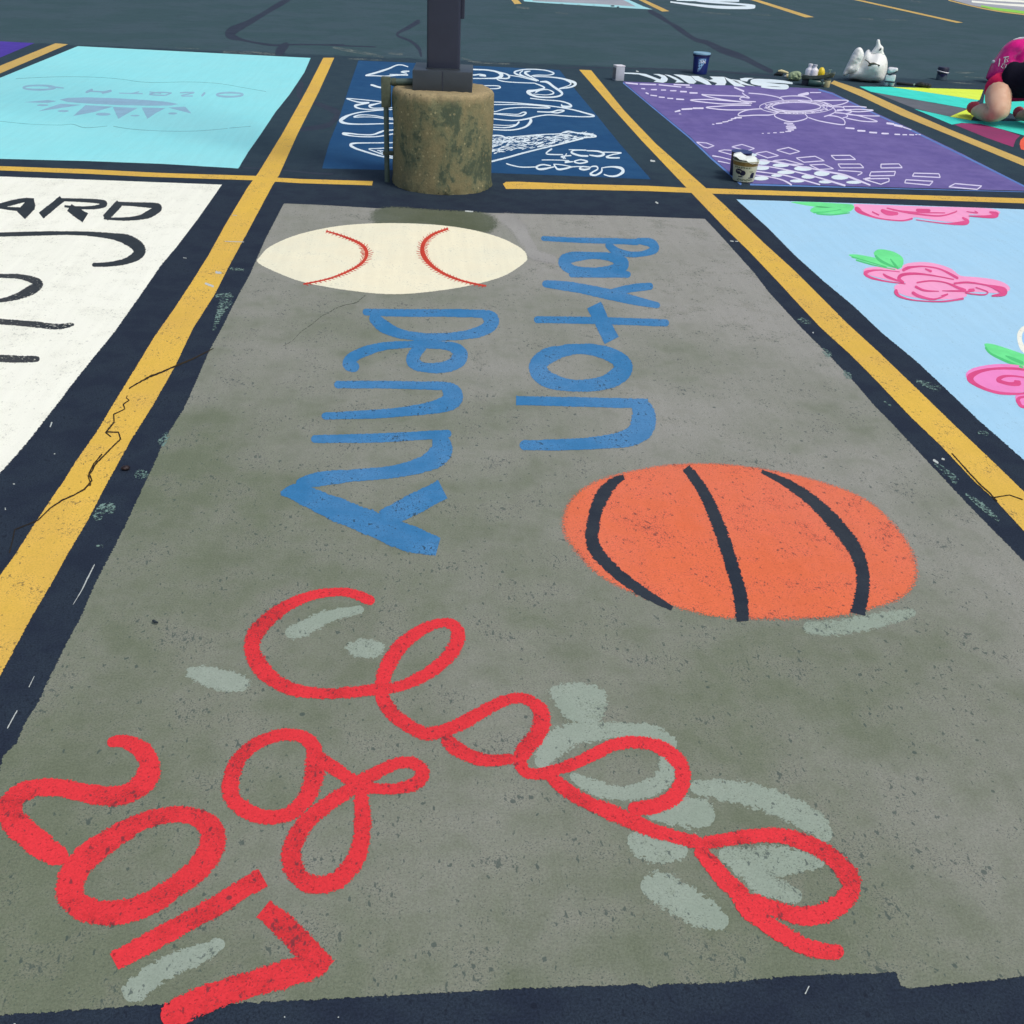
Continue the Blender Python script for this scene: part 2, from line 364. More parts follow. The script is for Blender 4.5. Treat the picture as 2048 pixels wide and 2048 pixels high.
# ------------------------------------------------------------------ ground
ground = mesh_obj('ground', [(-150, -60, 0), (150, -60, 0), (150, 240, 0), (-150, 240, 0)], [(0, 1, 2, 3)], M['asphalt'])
tag(ground, kind='structure')
def gs(name, c, sts, mat, z=.002, **k): return strokes(name, c, sts, M[mat], ground, z, **k)
gs('crack_sealant', A1, [[(1600,-10,26),(1480,60,26),(1380,120,30),(1290,165,46),(1268,192,42),(1350,222,12),(1500,248,12),(1600,245,8),(1900,246,6)], [(1592,238,24),(1556,268,46),(1530,302,40)]], 'tar')
gs('crack_sealant', A2, [[(0,242,6),(200,250,6),(420,258,6)], [(662,112,26),(600,150,20),(535,190,12),(610,225,13),(655,265,18),(670,312,12)]], 'tar')
gs('crack_sealant', SRC, [[(1296,20,7),(1318,32,9),(1340,46,6),(1356,56,9),(1389,78,8),(1414,85,9),(1445,100,13),(1485,114,11),(1516,130,9),(1546,144,9)]], 'tar')
gs('crack_sealant', A3, [[(-100,178,5),(240,178,6),(700,190,6),(1000,208,7),(1300,236,7)]], 'tar')
gs('crack_sealant', A1, [[(1664,448,34),(1652,500,34),(1656,535,18),(1720,560,18),(1800,590,26),(1862,622,34),(1840,665,24),(1800,692,28),(1660,714,22)]], 'tar')
gs('asphalt_crack', A1, [[(1340,924,8),(1500,932,7),(1640,945,8),(1760,956,10),(1840,958,8)]], 'tar')
for c_, st in ((A2, [(180,262,8),(260,275,14),(400,300,14),(460,312,8)]), (A2, [(490,292,10),(570,297,12)]), (A2, [(890,318,8),(960,340,12),(1050,348,6),(1160,350,8)]), (A2, [(265,322,5),(450,330,6)]),
               (A1, [(970,262,4),(1100,268,4)]), (A1, [(1230,285,10),(1380,290,14),(1520,298,10)]), (A1, [(1840,258,10),(1932,280,10)]),
               (A4, [(1270,706,5),(1400,714,8),(1520,722,5)]), (A4, [(1340,622,8),(1420,625,12),(1500,624,6)]), (A4, [(1420,658,5),(1590,670,5)]),
               (E7, [(1480,90,5),(1600,97,7),(1700,103,5)]), (E7, [(1860,105,5),(2000,112,5)]), (E7, [(120,50,14),(220,60,14)]), (E7, [(410,92,6),(500,100,6)]),
               (A4, [(500,155,6),(620,164,8),(630,164,6)]), (A4, [(740,168,6),(920,174,6)]), (A4, [(960,5,8),(1040,15,8)])):
    gs('dusty_scrape', c_, [st], 'dust', z=.003)
# cracks through the left line
gs('asphalt_crack', A6, [[(1330,1095,5),(1200,1160,7),(1090,1205,10),(1000,1245,11),(930,1270,13),(830,1325,9),(800,1345,8)], [(790,1385,6),(785,1402,6),(802,1415,7),(765,1440,9),(775,1470,6),(705,1502,8),(708,1550,9),(655,1615,10),(690,1642,6)],
   [(655,1610,7),(735,1612,9),(748,1655,9),(700,1700,8),(640,1760,10),(590,1810,9),(570,1850,9),(545,1880,9),(560,1932,8),(555,1945,8)]], 'crack', z=.0115, smooth=False, edge=.4)
gs('asphalt_crack', B5, [[(655,5,10),(600,70,9),(570,130,9),(588,175,10),(540,232,11),(470,270,9),(400,300,11),(320,352,9),(240,430,8),(90,490,6),(75,560,6),(55,640,5)]], 'crack', z=.0115, smooth=False, edge=.4)
gs('asphalt_crack', B1, [[(1655,40,5),(1720,112,6),(1770,165,6),(1800,190,6),(1832,226,6)], [(1820,210,5),(1880,200,4),(1932,218,5)]], 'crack', z=.0115, smooth=False, edge=.4)
for c_, st in ((A6, [(1448,760,20),(1410,800,60),(1370,870,40),(1330,985,14)]), (A6, [(1340,770,20),(1440,760,20)]), (A6, [(1430,600,14),(1520,606,16)]), (A6, [(1050,1620,30),(990,1690,60)]), (A6, [(840,1860,30),(920,1880,40)]),
               (B5, [(740,360,60),(660,350,50),(610,430,50)]), (B5, [(615,595,10),(665,593,16)]), (B5, [(860,140,40),(940,130,50)]),
               (A5, [(470,812,14),(510,828,26),(560,840,16)]), (A5, [(630,1010,20),(690,1060,40)]), (A5, [(770,1150,20),(820,1200,44)]), (A5, [(1240,1215,20),(1400,1270,40)]), (A5, [(1640,1540,30),(1710,1560,20)]),
               (B1, [(1590,75,8),(1640,120,24),(1680,152,20)]), (B1, [(1710,195,6),(1770,240,20),(1840,300,12)]), (A5, [(1030,1345,8),(1080,1375,10)])):
    gs('paint_scuff', c_, [st], 'scuff', z=.0125, edge=.5)
for c_, st in ((B5, [(605,712,5),(560,800,9),(520,880,6),(465,970,3)]), (B5, [(215,1430,4),(180,1500,5)]), (B5, [(105,1650,6),(70,1710,7),(40,1765,6)]), (B5, [(78,196,6),(92,196,6)]), (B5, [(28,348,5),(30,362,6)]),
               (A6, [(320,1550,8),(308,1582,8)]), (A6, [(332,1750,6),(340,1745,6)]), (A6, [(1140,532,4),(1162,534,4)]), (A5, [(35,315,6),(58,318,6)]), (A5, [(68,318,6),(88,318,5)]), (A5, [(568,905,8),(578,905,8)]),
               (A5, [(1350,1722,14),(1385,1745,16)]), (A5, [(1405,1715,12),(1425,1722,12)]), (A3, [(485,765,12),(518,770,10)]), (A2, [(1855,385,6),(1870,390,6)]), (B3, [(76,1760,12),(50,1800,6)]), (B3, [(1565,1725,8),(1572,1722,8)]),
               (B3, [(1863,1728,6),(1870,1722,6)]), (A6, [(1450,268,3),(1475,270,3)]), (B4, [(1480,1640,6),(1500,1600,4)]), (A7, [(945,80,5),(980,82,5)]), (A7, [(1745,42,6),(1758,48,6)]), (A6, [(1400,430,4),(1520,434,4)]), (A6, [(1340,622,16),(1380,626,12)]), (A6, [(1275,690,12),(1330,710,14)])):
    gs('paint_fleck', c_, [st], 'fleck', z=.0125, edge=.4)

# ------------------------------------------------------------------ yellow parking lines
LG = 'yellow parking lines'
def pline(polys, label, mat='yellow', z=.006, px=True, edge=.004):
    p = [G(a[0], a[1], z) for a in polys]
    V, Fc, C = patch_data(p, z, edge=edge, n_per=3)
    o = mesh_obj('parking_line', V, Fc, M[mat], None, C)
    return tag(o, label, 'parking line', LG)
left = [(646.7,114),(612,181),(565,264.5),(516,344),(494,366+8),(449,449),(417,507),(385,558),(346.6,616),(308,670.5),(273,728),(231,796),(192.5,860),(154,914),(125,960),(112,978),(74.5,1033.5),(31,1102),(0,1145),(-506,1900)]
right = [(668.5,114),(638,181),(594,268),(558,348),(545,368),(500,452),(456,532.5),(430,584),(385,654.5),(350,728),(302,812),(263,873),(215,959),(174,1037),(133.5,1105),(102.5,1161),(62,1229),(25,1297.5),(0,1344),(-310,1900)]
pline(left+right[::-1], 'long cracked yellow line running between the white lettered stall and the grey sports stall', z=.008)
left = [(1158.7,138),(1224.5,213.5),(1283.5,279),(1373.6,373.5),(1450,453),(1499.5,500.7),(1564.5,569),(1598.6,606),(1642,652),(1697.6,702),(1756.4,760.7),(1821.4,829),(1883,887.6),(1914,920),(1949,957.5),(1995,999),(2048,1056),(2330,1345)]
right = [(1182.6,139),(1249,220),(1311.5,285),(1412,373.5),(1450,408),(1527,482),(1589,538),(1642,590.5),(1694.5,643),(1759.5,702),(1837,776),(1914,850.4),(1954,888),(1990,922),(2048,978),(2370,1290)]
pline(left+right[::-1], 'long yellow line between the grey sports stall and the rose stall', z=.008)
pline([crop(A1, p) for p in ((305,235),(375,240),(0,400),(-900,784),(-900,721),(0,358))], 'short yellow line end between the violet stall and the aqua stall', 'yellow_far', z=.008)
pline([(1661,165),(1668.6,159.6),(1726,179),(1819.5,222),(1900,257),(2048,316.5),(2700,578),(2700,602),(2048,330),(1900,268.6),(1801,228.5),(1726,193)], 'yellow line between the purple flower stall and the turquoise stall', 'yellow_far', z=.008)
pline([crop(A1, p) for p in ((-800,880),(0,912),(500,930),(900,950),(1415,966),(1400,990),(800,970),(500,955),(0,935),(-800,905))], 'yellow cross line between the aqua stall and the white lettered stall', z=.006)
pline([(545,353),(600,356),(746,360.5),(744,369),(600,364.5),(541,361)], 'short yellow cross line ending left of the concrete post base', z=.006)
pline([(1006,366),(1012,362),(1035,361.6),(1143,366),(1300,370),(1376,374),(1386,384),(1300,380.5),(1143,377),(1030,376),(1012,376)], 'short yellow cross line starting right of the concrete post base', z=.006)
pline([(1409,374.4),(1560,380),(1740,388.6-3),(2048,395),(2600,417),(2600,430),(2048,405),(1740,394),(1560,389),(1424,385.5)], 'yellow cross line between the purple flower stall and the rose stall', z=.006)
E7l = [crop(E7, p) for p in ((55,-45),(92,-45),(160,25),(106,27))]
pline(E7l, 'far yellow line end left of the pale worn stall', 'yellow_far', edge=.01)
pline([crop(E7, p) for p in ((860,-80),(895,-80),(1080,2),(1250,80),(1195,82),(1030,0))], 'far yellow line between the pale worn stall and the big white letter', 'yellow_far', edge=.01)
q = (1000, 0, 1.8435)
pline([crop(q, p) for p in ((775,-48),(795,-48),(958,0),(1158,62),(1125,63),(930,0))], 'far yellow line just right of the big white letter', 'yellow_far', edge=.01)
pline([crop(q, p) for p in ((1060,-55),(1080,-55),(1335,0),(1708,82),(1684,83),(1312,0))], 'far yellow line second to the right of the big white letter', 'yellow_far', edge=.01)

# ------------------------------------------------------------------ painted stalls
def stall(name, label, center, group='painted parking stalls'):
    return thing(name, label, 'painted stall', (center[0], center[1], 0), 0, group)

# --- grey stall with ball art and lettering
st = stall('painted_stall', 'grey painted stall with baseball, basketball, blue name and red class lettering', (-.1, -3))
outline = [(568,407),(640,410),(760,417),(900,424),(1100,429),(1250,432),(1410,438),(1450,493-12),(1509,547),(1537,584),(1602,655),(1664,717),(1716,773),(1747,810),(1784,847),(1852,920),(1950,1024),(2048,1123),(2500,1570),(2870,1935),
  (2048,1953),(1930,1966),(1812,1977),(1800,1968),(1791,1944),(1700,1948),(1571,1953),(1440,1966),(1330,1968),(1300,1974),(1270,1968),(1207,1971),(1000,1979),(700,1996),(504,2005),(312,2009),(100,2024),(0,2030),(-300,2052),
  (-55,1640),(0,1541),(7,1512),(33,1487),(54,1440),(78,1402),(93,1369),(115,1325),(137,1279),(161,1237),(189,1170),(217,1117),(252,1049),(276,996),(303,940),(321,898),(337,866),(366,821),(395,757),(420,699),(443,658),(462,619),(480,585),(500,549),(530,480)]
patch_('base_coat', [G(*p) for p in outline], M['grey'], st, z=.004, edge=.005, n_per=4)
patch_('damp_stain', P(A7, [(560,90),(640,72),(820,84),(1020,96),(1080,140),(1040,180),(960,175),(830,165),(620,160),(560,130)]), M['wet'], st, z=.0055, edge=.03, smooth=True)
strokes('dried_trickle', A7, [[(1085,108,30),(1140,128,60),(1180,170,60),(1205,215,50),(1245,250,26)], [(1200,240,40),(1250,270,46),(1330,290,30)]], M['trickle'], st, z=.0055, edge=.5)
for c_, s_ in ((B2, [[(470,400,60),(560,372,86),(680,312,76),(800,278,56),(905,262,40)]]),
               (B3, [[(690,1640,120),(800,1540,130),(950,1450,120),(1120,1382,100),(1235,1318,60)]]),
               (B1, [[(1080,716,50),(1180,722,56),(1300,705,60),(1420,680,50),(1515,660,28)]]),
               (B4, [[(190,560,60),(250,460,120),(380,390,110),(600,380,74),(740,400,90),(850,465,70)], [(340,590,40),(450,650,74),(600,680,70),(740,650,90),(810,570,90),(790,490,60)]]),
               (B4, [[(700,770,80),(900,770,150),(1040,800,130)], [(920,650,60),(1080,665,100),(1250,700,115),(1400,755,115),(1520,825,115),(1600,905,60)]]),
               (B4, [[(620,890,60),(700,930,140),(820,960,120),(910,955,60)]]),
               (B4, [[(1060,965,50),(1200,1020,150),(1350,1010,150),(1480,1010,100),(1570,1020,50)], [(1190,1080,100),(1330,1140,110),(1460,1190,70)]]),
               (B4, [[(680,1130,100),(770,1140,150),(880,1200,160),(1000,1270,140),(1105,1312,70)]])):
    strokes('touch_up_patch', c_, s_, M['touch'], st, z=.0055, edge=.45)
for c_, pp in ((B2, ell(915, 490, 108, 52)), (F1, [(353,1264),(385,1257),(440,1268),(471,1285),(458,1306),(410,1302),(365,1285)]), (B4, [(235,190),(330,160),(440,165),(500,200),(518,250),(480,350),(420,355),(330,340),(275,270)])):
    patch_('touch_up_patch', P(c_, pp), M['touch'], st, z=.0075, edge=.012, smooth=True)
gs2 = strokes('hairline_crack', A7, [[(528,436,4),(505,455,3),(490,468,4),(440,478,3),(400,492,4),(370,512,3),(345,522,3),(300,560,3),(255,590,2),(220,628,2),(180,650,2)]], M['hair_crack'], st, z=.0055, smooth=False, edge=.6)
bb = patch_('baseball', P(A7, [(80,285),(130,236),(250,186),(420,151),(600,140),(800,145),(960,165),(1090,200),(1180,245),(1206,280),(1190,310),(1100,365),(950,405),(780,430),(620,438),(440,420),(260,386),(130,336),(75,305)]), M['ball'], st, z=.008, edge=.006, smooth=True, n_per=5)
seamL = [(360,165,8),(440,190,11),(510,222,16),(532,260,18),(510,300,14),(450,335,11),(370,365,9),(265,387,8)]
seamR = [(875,155,10),(810,180,14),(772,215,20),(768,260,24),(800,305,19),(860,345,14),(940,375,11),(1035,395,9)]
for sm in (seamL, seamR):
    sm = [(a, b_, c_*.8) for a, b_, c_ in sm]
    strokes('seam', A7, [sm], M['stitch'], bb, z=.0095)
    rs = resample(sm, False, 6); ticks = []
    for i in range(1, len(rs)-1):
        a, b_ = rs[i-1], rs[i+1]; dx, dy = b_[0]-a[0], b_[1]-a[1]; l = math.hypot(dx, dy); nx, ny = -dy/l, dx/l
        ln = random.uniform(14, 22)*(.55+.75*abs(dy/l)); tx, ty = dx/l*8, dy/l*8
        ticks.append([(rs[i][0]-nx*ln-tx, rs[i][1]-ny*ln*.6-ty, 2.2), (rs[i][0], rs[i][1], 3), (rs[i][0]+nx*ln-tx, rs[i][1]+ny*ln*.6-ty, 2.2)])
    V, Fc, C = [], [], []; z = .0108
    for t in ticks:
        v, f, cv = ribbon_data(A7, t, z, base=len(V), n_per=2, rnd=False, edge=.4); V += v; Fc += f; C += cv; z += .00005
    mesh_obj('stitching', V, up_faces(V, Fc), M['stitch'], bb, C, world=True)
bk = patch_('basketball', P(B1, [(153,290),(190,220),(280,160),(400,125),(540,100),(680,92),(820,100),(960,120),(1100,150),(1240,195),(1340,245),(1420,320),(1480,400),(1511,480),(1510,540),(1480,590),(1430,622),(1320,657),(1180,685),(1000,692),(860,692),(720,680),(580,645),(440,600),(330,550),(250,490),(190,420),(153,360)]), M['orange'], st, z=.008, edge=.015, smooth=True, n_per=5)
for sm in ([(385,135,20),(350,150,36),(310,192,52),(277,260,50),(262,340,52),(266,400,52),(312,462,46),(390,530,42),(480,590,34),(572,640,18)],
           [(625,98,34),(680,170,42),(722,250,46),(766,360,50),(805,480,50),(835,590,52),(846,690,50)],
           [(918,112,14),(1020,160,34),(1120,230,46),(1210,320,56),(1272,400,54),(1306,480,52),(1310,570,52),(1290,662,58)]):
    strokes('seam', B1, [{'p': sm, 'rnd': False}], M['seam'], bk, z=.0095, edge=.28)
def thinner(l, f): return [[tuple(p[:2])+(p[2]*f,) for p in q] if not isinstance(q, dict) else dict(q, p=[tuple(p[:2])+(p[2]*f,) for p in q['p']]) for q in l]
def letters(c_, ls, mat, parent, z=.0095, nm='letter', f=1, **k):
    if f != 1: ls = [thinner(l, f) for l in ls]
    for l in ls: strokes(nm, c_, l, M[mat], parent, z, **k)
letters(A7, [
 [[(1265,196,20),(1400,203,22),(1560,207,24),(1680,212,26)], [(1660,205,22),(1725,214,36),(1742,240,36),(1700,258,24),(1640,262,24),(1575,245,30),(1540,212,34)]],
 [{'p': [(1480,268,30),(1390,276,46),(1362,297,52),(1395,326,40),(1480,338,40),(1570,328,46),(1604,300,60),(1560,275,36)], 'closed': True}, [(1382,346,24),(1500,346,26),(1642,346,28)]],
 [[(1270,385,30),(1400,400,40),(1540,428,44),(1660,456,38),(1765,478,22)], [(1540,428,30),(1640,405,34),(1736,394,28)]],
 [[(1235,536,28),(1500,540,30),(1803,550,30)], {'p': [(1488,474,64),(1520,540,62),(1562,622,66)], 'rnd': False}],
 [{'p': [(1400,660,46),(1290,690,66),(1252,735,76),(1290,785,66),(1400,812,50),(1530,800,60),(1608,750,78),(1588,700,68),(1500,665,50)], 'closed': True}],
 [{'p': [(1160,875,38),(1400,880,40),(1600,885,40),(1715,885,36)], 'rnd': False}, [(1650,880,40),(1690,915,90),(1692,980,104),(1635,1028,74),(1500,1050,52),(1350,1058,46),(1175,1060,42)]],
 ], 'blue', st)
letters(A7, [
 [[(515,504,28),(700,508,32),(900,508,32),(1040,512,34)], [(1020,508,40),(1058,538,62),(1028,576,50),(940,600,36),(800,608,32),(680,595,40),(600,560,52),(550,512,48)]],
 [[(500,738,40),(455,722,50),(490,684,44),(590,650,36),(700,640,30),(800,640,34),(890,650,40),(924,680,62),(905,716,62),(850,736,46),(770,735,42),(726,708,58),(745,665,50),(780,638,40)]],
 [[(395,808,32),(600,808,32),(800,812,35),(880,812,34)], [(850,812,40),(892,840,74),(884,875,80),(820,900,54),(700,918,40),(560,930,38),(342,938,28)]],
 [[(298,1036,34),(600,1030,38),(888,1012,34)], [(820,1016,44),(846,1060,86),(836,1100,94),(770,1140,68),(640,1172,52),(480,1186,50),(330,1202,60),(235,1226,40)]],
 [{'p': [(170,1264,16),(240,1260,80),(330,1298,92),(420,1336,100),(560,1392,106),(700,1448,110),(832,1486,84)], 'rnd': False}, {'p': [(600,1372,80),(720,1312,86),(852,1244,84)], 'rnd': False}],
 ], 'blue', st)
letters(B2, [
 [[(965,205,44),(930,203,54),(870,178,54),(780,160,46),(650,172,50),(520,215,56),(400,290,76),(308,385,86),(286,470,88),(322,560,92),(400,640,80),(520,698,70),(680,718,56),(820,712,60),(990,692,64)]],
 [[(960,695,60),(1060,690,58),(1180,650,64),(1300,580,70),(1390,490,78),(1425,405,76),(1402,345,62),(1330,330,50),(1230,365,62),(1120,445,76),(1050,540,82),(1010,640,78),(1008,740,78),(1060,825,76),(1160,900,76),(1260,938,72),(1380,910,70)]],
 [[(1330,930,70),(1440,888,74),(1560,820,70),(1680,760,60),(1780,745,56),(1862,790,74),(1890,860,94),(1862,950,92),(1800,1020,90),(1768,1085,80),(1795,1145,64),(1860,1165,56),(1940,1158,56)], [(1340,955,74),(1420,1022,80),(1520,1070,72),(1620,1086,64),(1740,1070,60)]],
 ], 'red', st, z=.0095, edge=.28, ramp_z=.0016)
letters(B4, [
 [[(110,560,40),(180,580,48),(330,545,56),(450,490,60),(560,440,60),(680,430,60),(790,460,66),(870,530,76),(886,610,76),(842,690,80),(740,740,72),(620,748,70)], [(230,578,56),(300,640,66),(400,706,66),(500,748,74),(620,800,76),(740,850,66),(860,885,62),(990,918,64)]],
 [[(970,922,60),(1060,905,62),(1200,885,66),(1350,880,70),(1470,910,76),(1590,970,82),(1680,1060,92),(1702,1130,98),(1660,1200,98),(1560,1256,100),(1450,1265,86),(1330,1230,76),(1200,1180,66)], [(955,930,62),(1020,1010,76),(1090,1090,82),(1160,1160,84),(1200,1230,84),(1290,1300,84),(1400,1370,82),(1520,1425,80),(1668,1440,68)]],
 ], 'red', st, z=.0097, edge=.28, ramp_z=.0016)
letters(B2, [
 [{'p': [(470,945,66),(340,980,66),(240,1050,76),(180,1150,90),(165,1260,92),(210,1332,88),(300,1386,86),(400,1400,76),(500,1376,82),(580,1300,92),(622,1200,104),(636,1090,106),(616,1000,86),(560,955,70)], 'closed': True}],
 [[(640,1070,90),(740,1130,76),(850,1208,76),(900,1240,60)], [(840,1235,70),(900,1195,80),(960,1160,72),(1080,1105,66),(1180,1100,62),(1230,1150,76),(1190,1210,76),(1080,1240,60),(960,1238,60),(850,1235,74)],
  [(890,1215,70),(740,1300,82),(600,1410,92),(520,1530,102),(502,1630,112),(550,1730,106),(640,1770,96),(760,1740,98),(850,1640,98),(890,1520,96),(897,1380,90),(884,1250,76)]],
 ], 'red', st, z=.0097, edge=.28, ramp_z=.0016)
letters(B3, [
 [[(590,228,44),(630,212,60),(690,212,78),(780,260,98),(822,340,118),(800,420,124),(730,482,112),(620,512,106),(480,497,106),(330,465,96),(200,465,96),(100,500,114),(48,575,134),(80,660,144),(170,740,146),(270,815,134),(372,850,80)]],
 [{'p': [(960,612,86),(780,652,96),(620,742,122),(470,852,142),(392,960,152),(386,1060,154),(460,1130,142),(620,1156,130),(800,1110,132),(950,1020,122),(1090,910,132),(1166,790,144),(1162,690,134),(1080,627,102)], 'closed': True}],
 [{'p': [(625,1424,104),(800,1330,112),(1000,1220,108),(1200,1110,108),(1340,1020,106),(1450,958,112)], 'rnd': False}],
 [{'p': [(1452,1132,118),(1560,1222,128),(1670,1332,140),(1800,1462,126)], 'rnd': False}, {'p': [(1812,1410,120),(1700,1450,150),(1600,1482,150),(1400,1540,142),(1200,1602,142),(1050,1662,152),(890,1748,150)]}],
 ], 'red', st, z=.0097, nm='digit', edge=.2, ramp_z=.0016)

# --- white stall, left
st = stall('painted_stall', 'white painted stall with black letters at the left edge', (-2.7, -3))
e = [(444,369.5),(395,439),(353,494),(321,532),(279,593),(231,661),(192,709),(151,760),(109,815),(64,873),(32,911),(0,946)]
we = [G(*p) for p in e]; xr = we[-1].x
patch_('base_coat', [G(0, 353), G(220, 361)]+we+[Vector((xr-.03, -5.4, 0)), Vector((xr-2.2, -5.4, 0)), Vector((xr-2.25, we[0].y+.06, 0))], M['white'], st, z=.004, edge=.007, n_per=4)
letters(A6, [
 [{'p': [(170,176,22),(100,190,32),(20,210,32),(-70,238,32)], 'rnd': False}, {'p': [(185,166,50),(182,215,78),(128,272,70)], 'rnd': False, 'smooth': False}, [(-10,222,14),(60,230,20),(150,236,26)]],
 [{'p': [(385,172,44),(255,276,48)], 'rnd': False}, {'p': [(350,176,20),(500,180,22),(620,188,26),(650,204,34),(600,222,24),(500,226,18),(400,216,14)], 'rnd': False}, {'p': [(430,224,50),(530,288,70)], 'rnd': False}],
 [{'p': [(745,198,46),(655,292,44)], 'rnd': False}, {'p': [(720,200,22),(850,206,26),(960,214,36),(985,230,44),(930,265,48),(860,288,28),(760,296,20),(645,292,12)], 'rnd': False}],
 [[(-60,396,24),(150,390,28),(400,385,24),(560,390,28),(700,405,40),(800,430,66),(868,482,72),(850,525,60),(780,560,40),(680,578,30),(572,582,24)]]], 'black', st, z=.007)
letters(A6, [
 [[(-60,640,24),(0,650,26),(120,655,30),(210,680,46),(240,705,52),(190,740,60),(100,780,40),(0,803,24),(-60,805,20)]],
 [[(-60,932,34),(100,942,36),(250,956,38),(360,966,36),(460,950,20)]], [[(-60,1160,44),(100,1168,44),(245,1166,36)]]], 'dry', st, z=.007)

# --- aqua stall
st = stall('painted_stall', 'pale aqua stall with a faint lilac spiked design in the back row', (-2.8, 2.9))
patch_('base_coat', P(A1, [(430,255),(1000,284),(1715,320),(1680,400),(1600,520),(1520,620),(1440,740),(1370,840),(1315,930),(900,905),(500,890),(0,877),(-1050,845),(0,430)]), M['aqua'], st, z=.004, edge=.006, n_per=4)
patches('spiked_shape', [P(D7, p) for p in ([(410,240),(470,228),(600,224),(800,230),(1000,242),(1150,255),(1230,270),(1180,280),(1000,281),(800,276),(600,266),(470,256)],
  [(260,320),(420,268),(560,276),(400,300)], [(505,352),(590,278),(780,288),(650,325)], [(815,372),(780,290),(950,297),(880,335)], [(1015,372),(980,294),(1140,299),(1080,330)], [(1320,336),(1160,294),(1280,289)])], M['lilac'], st, z=.007, edge=.006)
for p in ((295,278,40,6),(437,318,38,7),(712,340,52,10),(932,350,32,5),(1192,335,32,7)): patch_('painted_dot', P(D7, ell(*p)), M['lilac'], st, z=.007, edge=.006)
patch_('spike', P(D7, [(165,257),(330,243),(390,250),(330,262)]), M['lilac'], st, z=.007, edge=.006)
letters(D7, [[{'p': ell(1585,199,90,14), 'closed': True}], [[(1240,186,8),(1340,184,8),(1250,206,8),(1330,208,8)]], [[(1415,184,14),(1390,210,14)]], [[(1185,186,8),(1140,204,10)], [(1140,204,8),(1030,196,8),(1100,182,8),(1180,186,6)], [(1112,188,8),(1030,178,6)]],
  [[(820,188,6),(985,192,7)], [(960,178,7),(905,190,7)]], [[(590,184,16),(640,162,14)], [(700,186,16),(770,170,16)], [(610,172,8),(740,180,8)]], [{'p': ell(270,150,110,15), 'closed': True}, [(330,142,14),(440,152,6)]]], 'lilac', st, z=.007)
strokes('outline_curve', D7, [[(108,90,3),(300,80,3),(500,76,3),(700,82,3),(850,95,3),(950,110,4),(1080,116,4),(1300,112,3),(1500,122,3),(1700,155,3),(1835,178,3)]], M['pencil'], st, z=.006)
strokes('outline_curve', D7, [[(-60,376,3),(200,402,3),(400,408,3),(500,403,4),(585,426,5),(740,415,3)], [(780,416,4),(900,435,4),(1100,448,3),(1300,450,3),(1450,442,3),(1570,430,3)], [(1580,428,3),(1730,415,3)]], M['pencil'], st, z=.006)

# --- royal blue stall behind the post
st = stall('painted_stall', 'royal blue stall with white script and feather behind the concrete post base', (.1, 2.7))
patch_('base_coat', P(SRC, [(717,121),(920,130),(1119,140),(1160,191),(1188,224),(1238,286),(1302,359),(1140,352),(985,346),(769,340),(644,337),(659,284),(677,240),(698,175)]), M['royal'], st, z=.004, edge=.007, n_per=5)
letters(D1, [
 [[(1420,180,20),(1320,150,20),(1230,155,24),(1100,210,32),(880,280,36),(735,318,22),(900,322,20),(1060,328,20),(1290,308,30),(1420,310,28)], [(1440,250,26),(1350,250,26),(1310,262,22),(1400,280,22)], [(1290,300,18),(1120,298,18)]],
 [[(812,470,22),(850,475,38),(930,500,36),(1030,521,20)]], [[(1290,430,18),(1450,430,22)]],
 [[(425,688,22),(560,695,18),(800,718,18),(1010,742,20),(1010,748,20),(900,775,26),(800,802,48),(830,835,26),(950,842,18),(1300,825,18)], [(425,688,20),(540,725,22),(660,750,28),(790,752,28),(640,780,36),(562,806,46),(640,845,24),(850,862,18),(1300,858,18)]],
 [[(1300,850,18),(1065,868,18),(850,885,20),(640,910,24),(480,950,32),(380,1000,62),(330,1048,60),(420,1085,36),(600,1098,24),(850,1095,22),(1300,1080,22)]],
 [[(1300,1040,18),(1065,1015,18),(900,990,16),(720,982,16),(545,985,22),(620,955,24),(740,950,18),(900,965,18),(1065,995,18),(1300,1010,18)]],
 [[(1300,1190,24),(1065,1200,26),(960,1230,36),(840,1268,26),(640,1265,22),(480,1248,30),(368,1250,48),(480,1282,22),(700,1300,20),(900,1298,20),(1060,1275,24),(1300,1230,22)]],
 [[(1300,1395,22),(1060,1398,22),(800,1400,20),(560,1405,30),(492,1432,54),(560,1482,42),(700,1530,32),(900,1590,30),(1050,1625,26),(1300,1660,26)], [(1300,1465,22),(1050,1480,20),(900,1488,18),(785,1494,16),(900,1540,22),(1050,1590,26),(1300,1640,20)], [(920,1515,18),(1050,1525,18),(1300,1530,18)], [(960,1530,14),(1050,1560,14),(1300,1590,14)]],
 ], 'chalk', st, z=.007, f=.78)
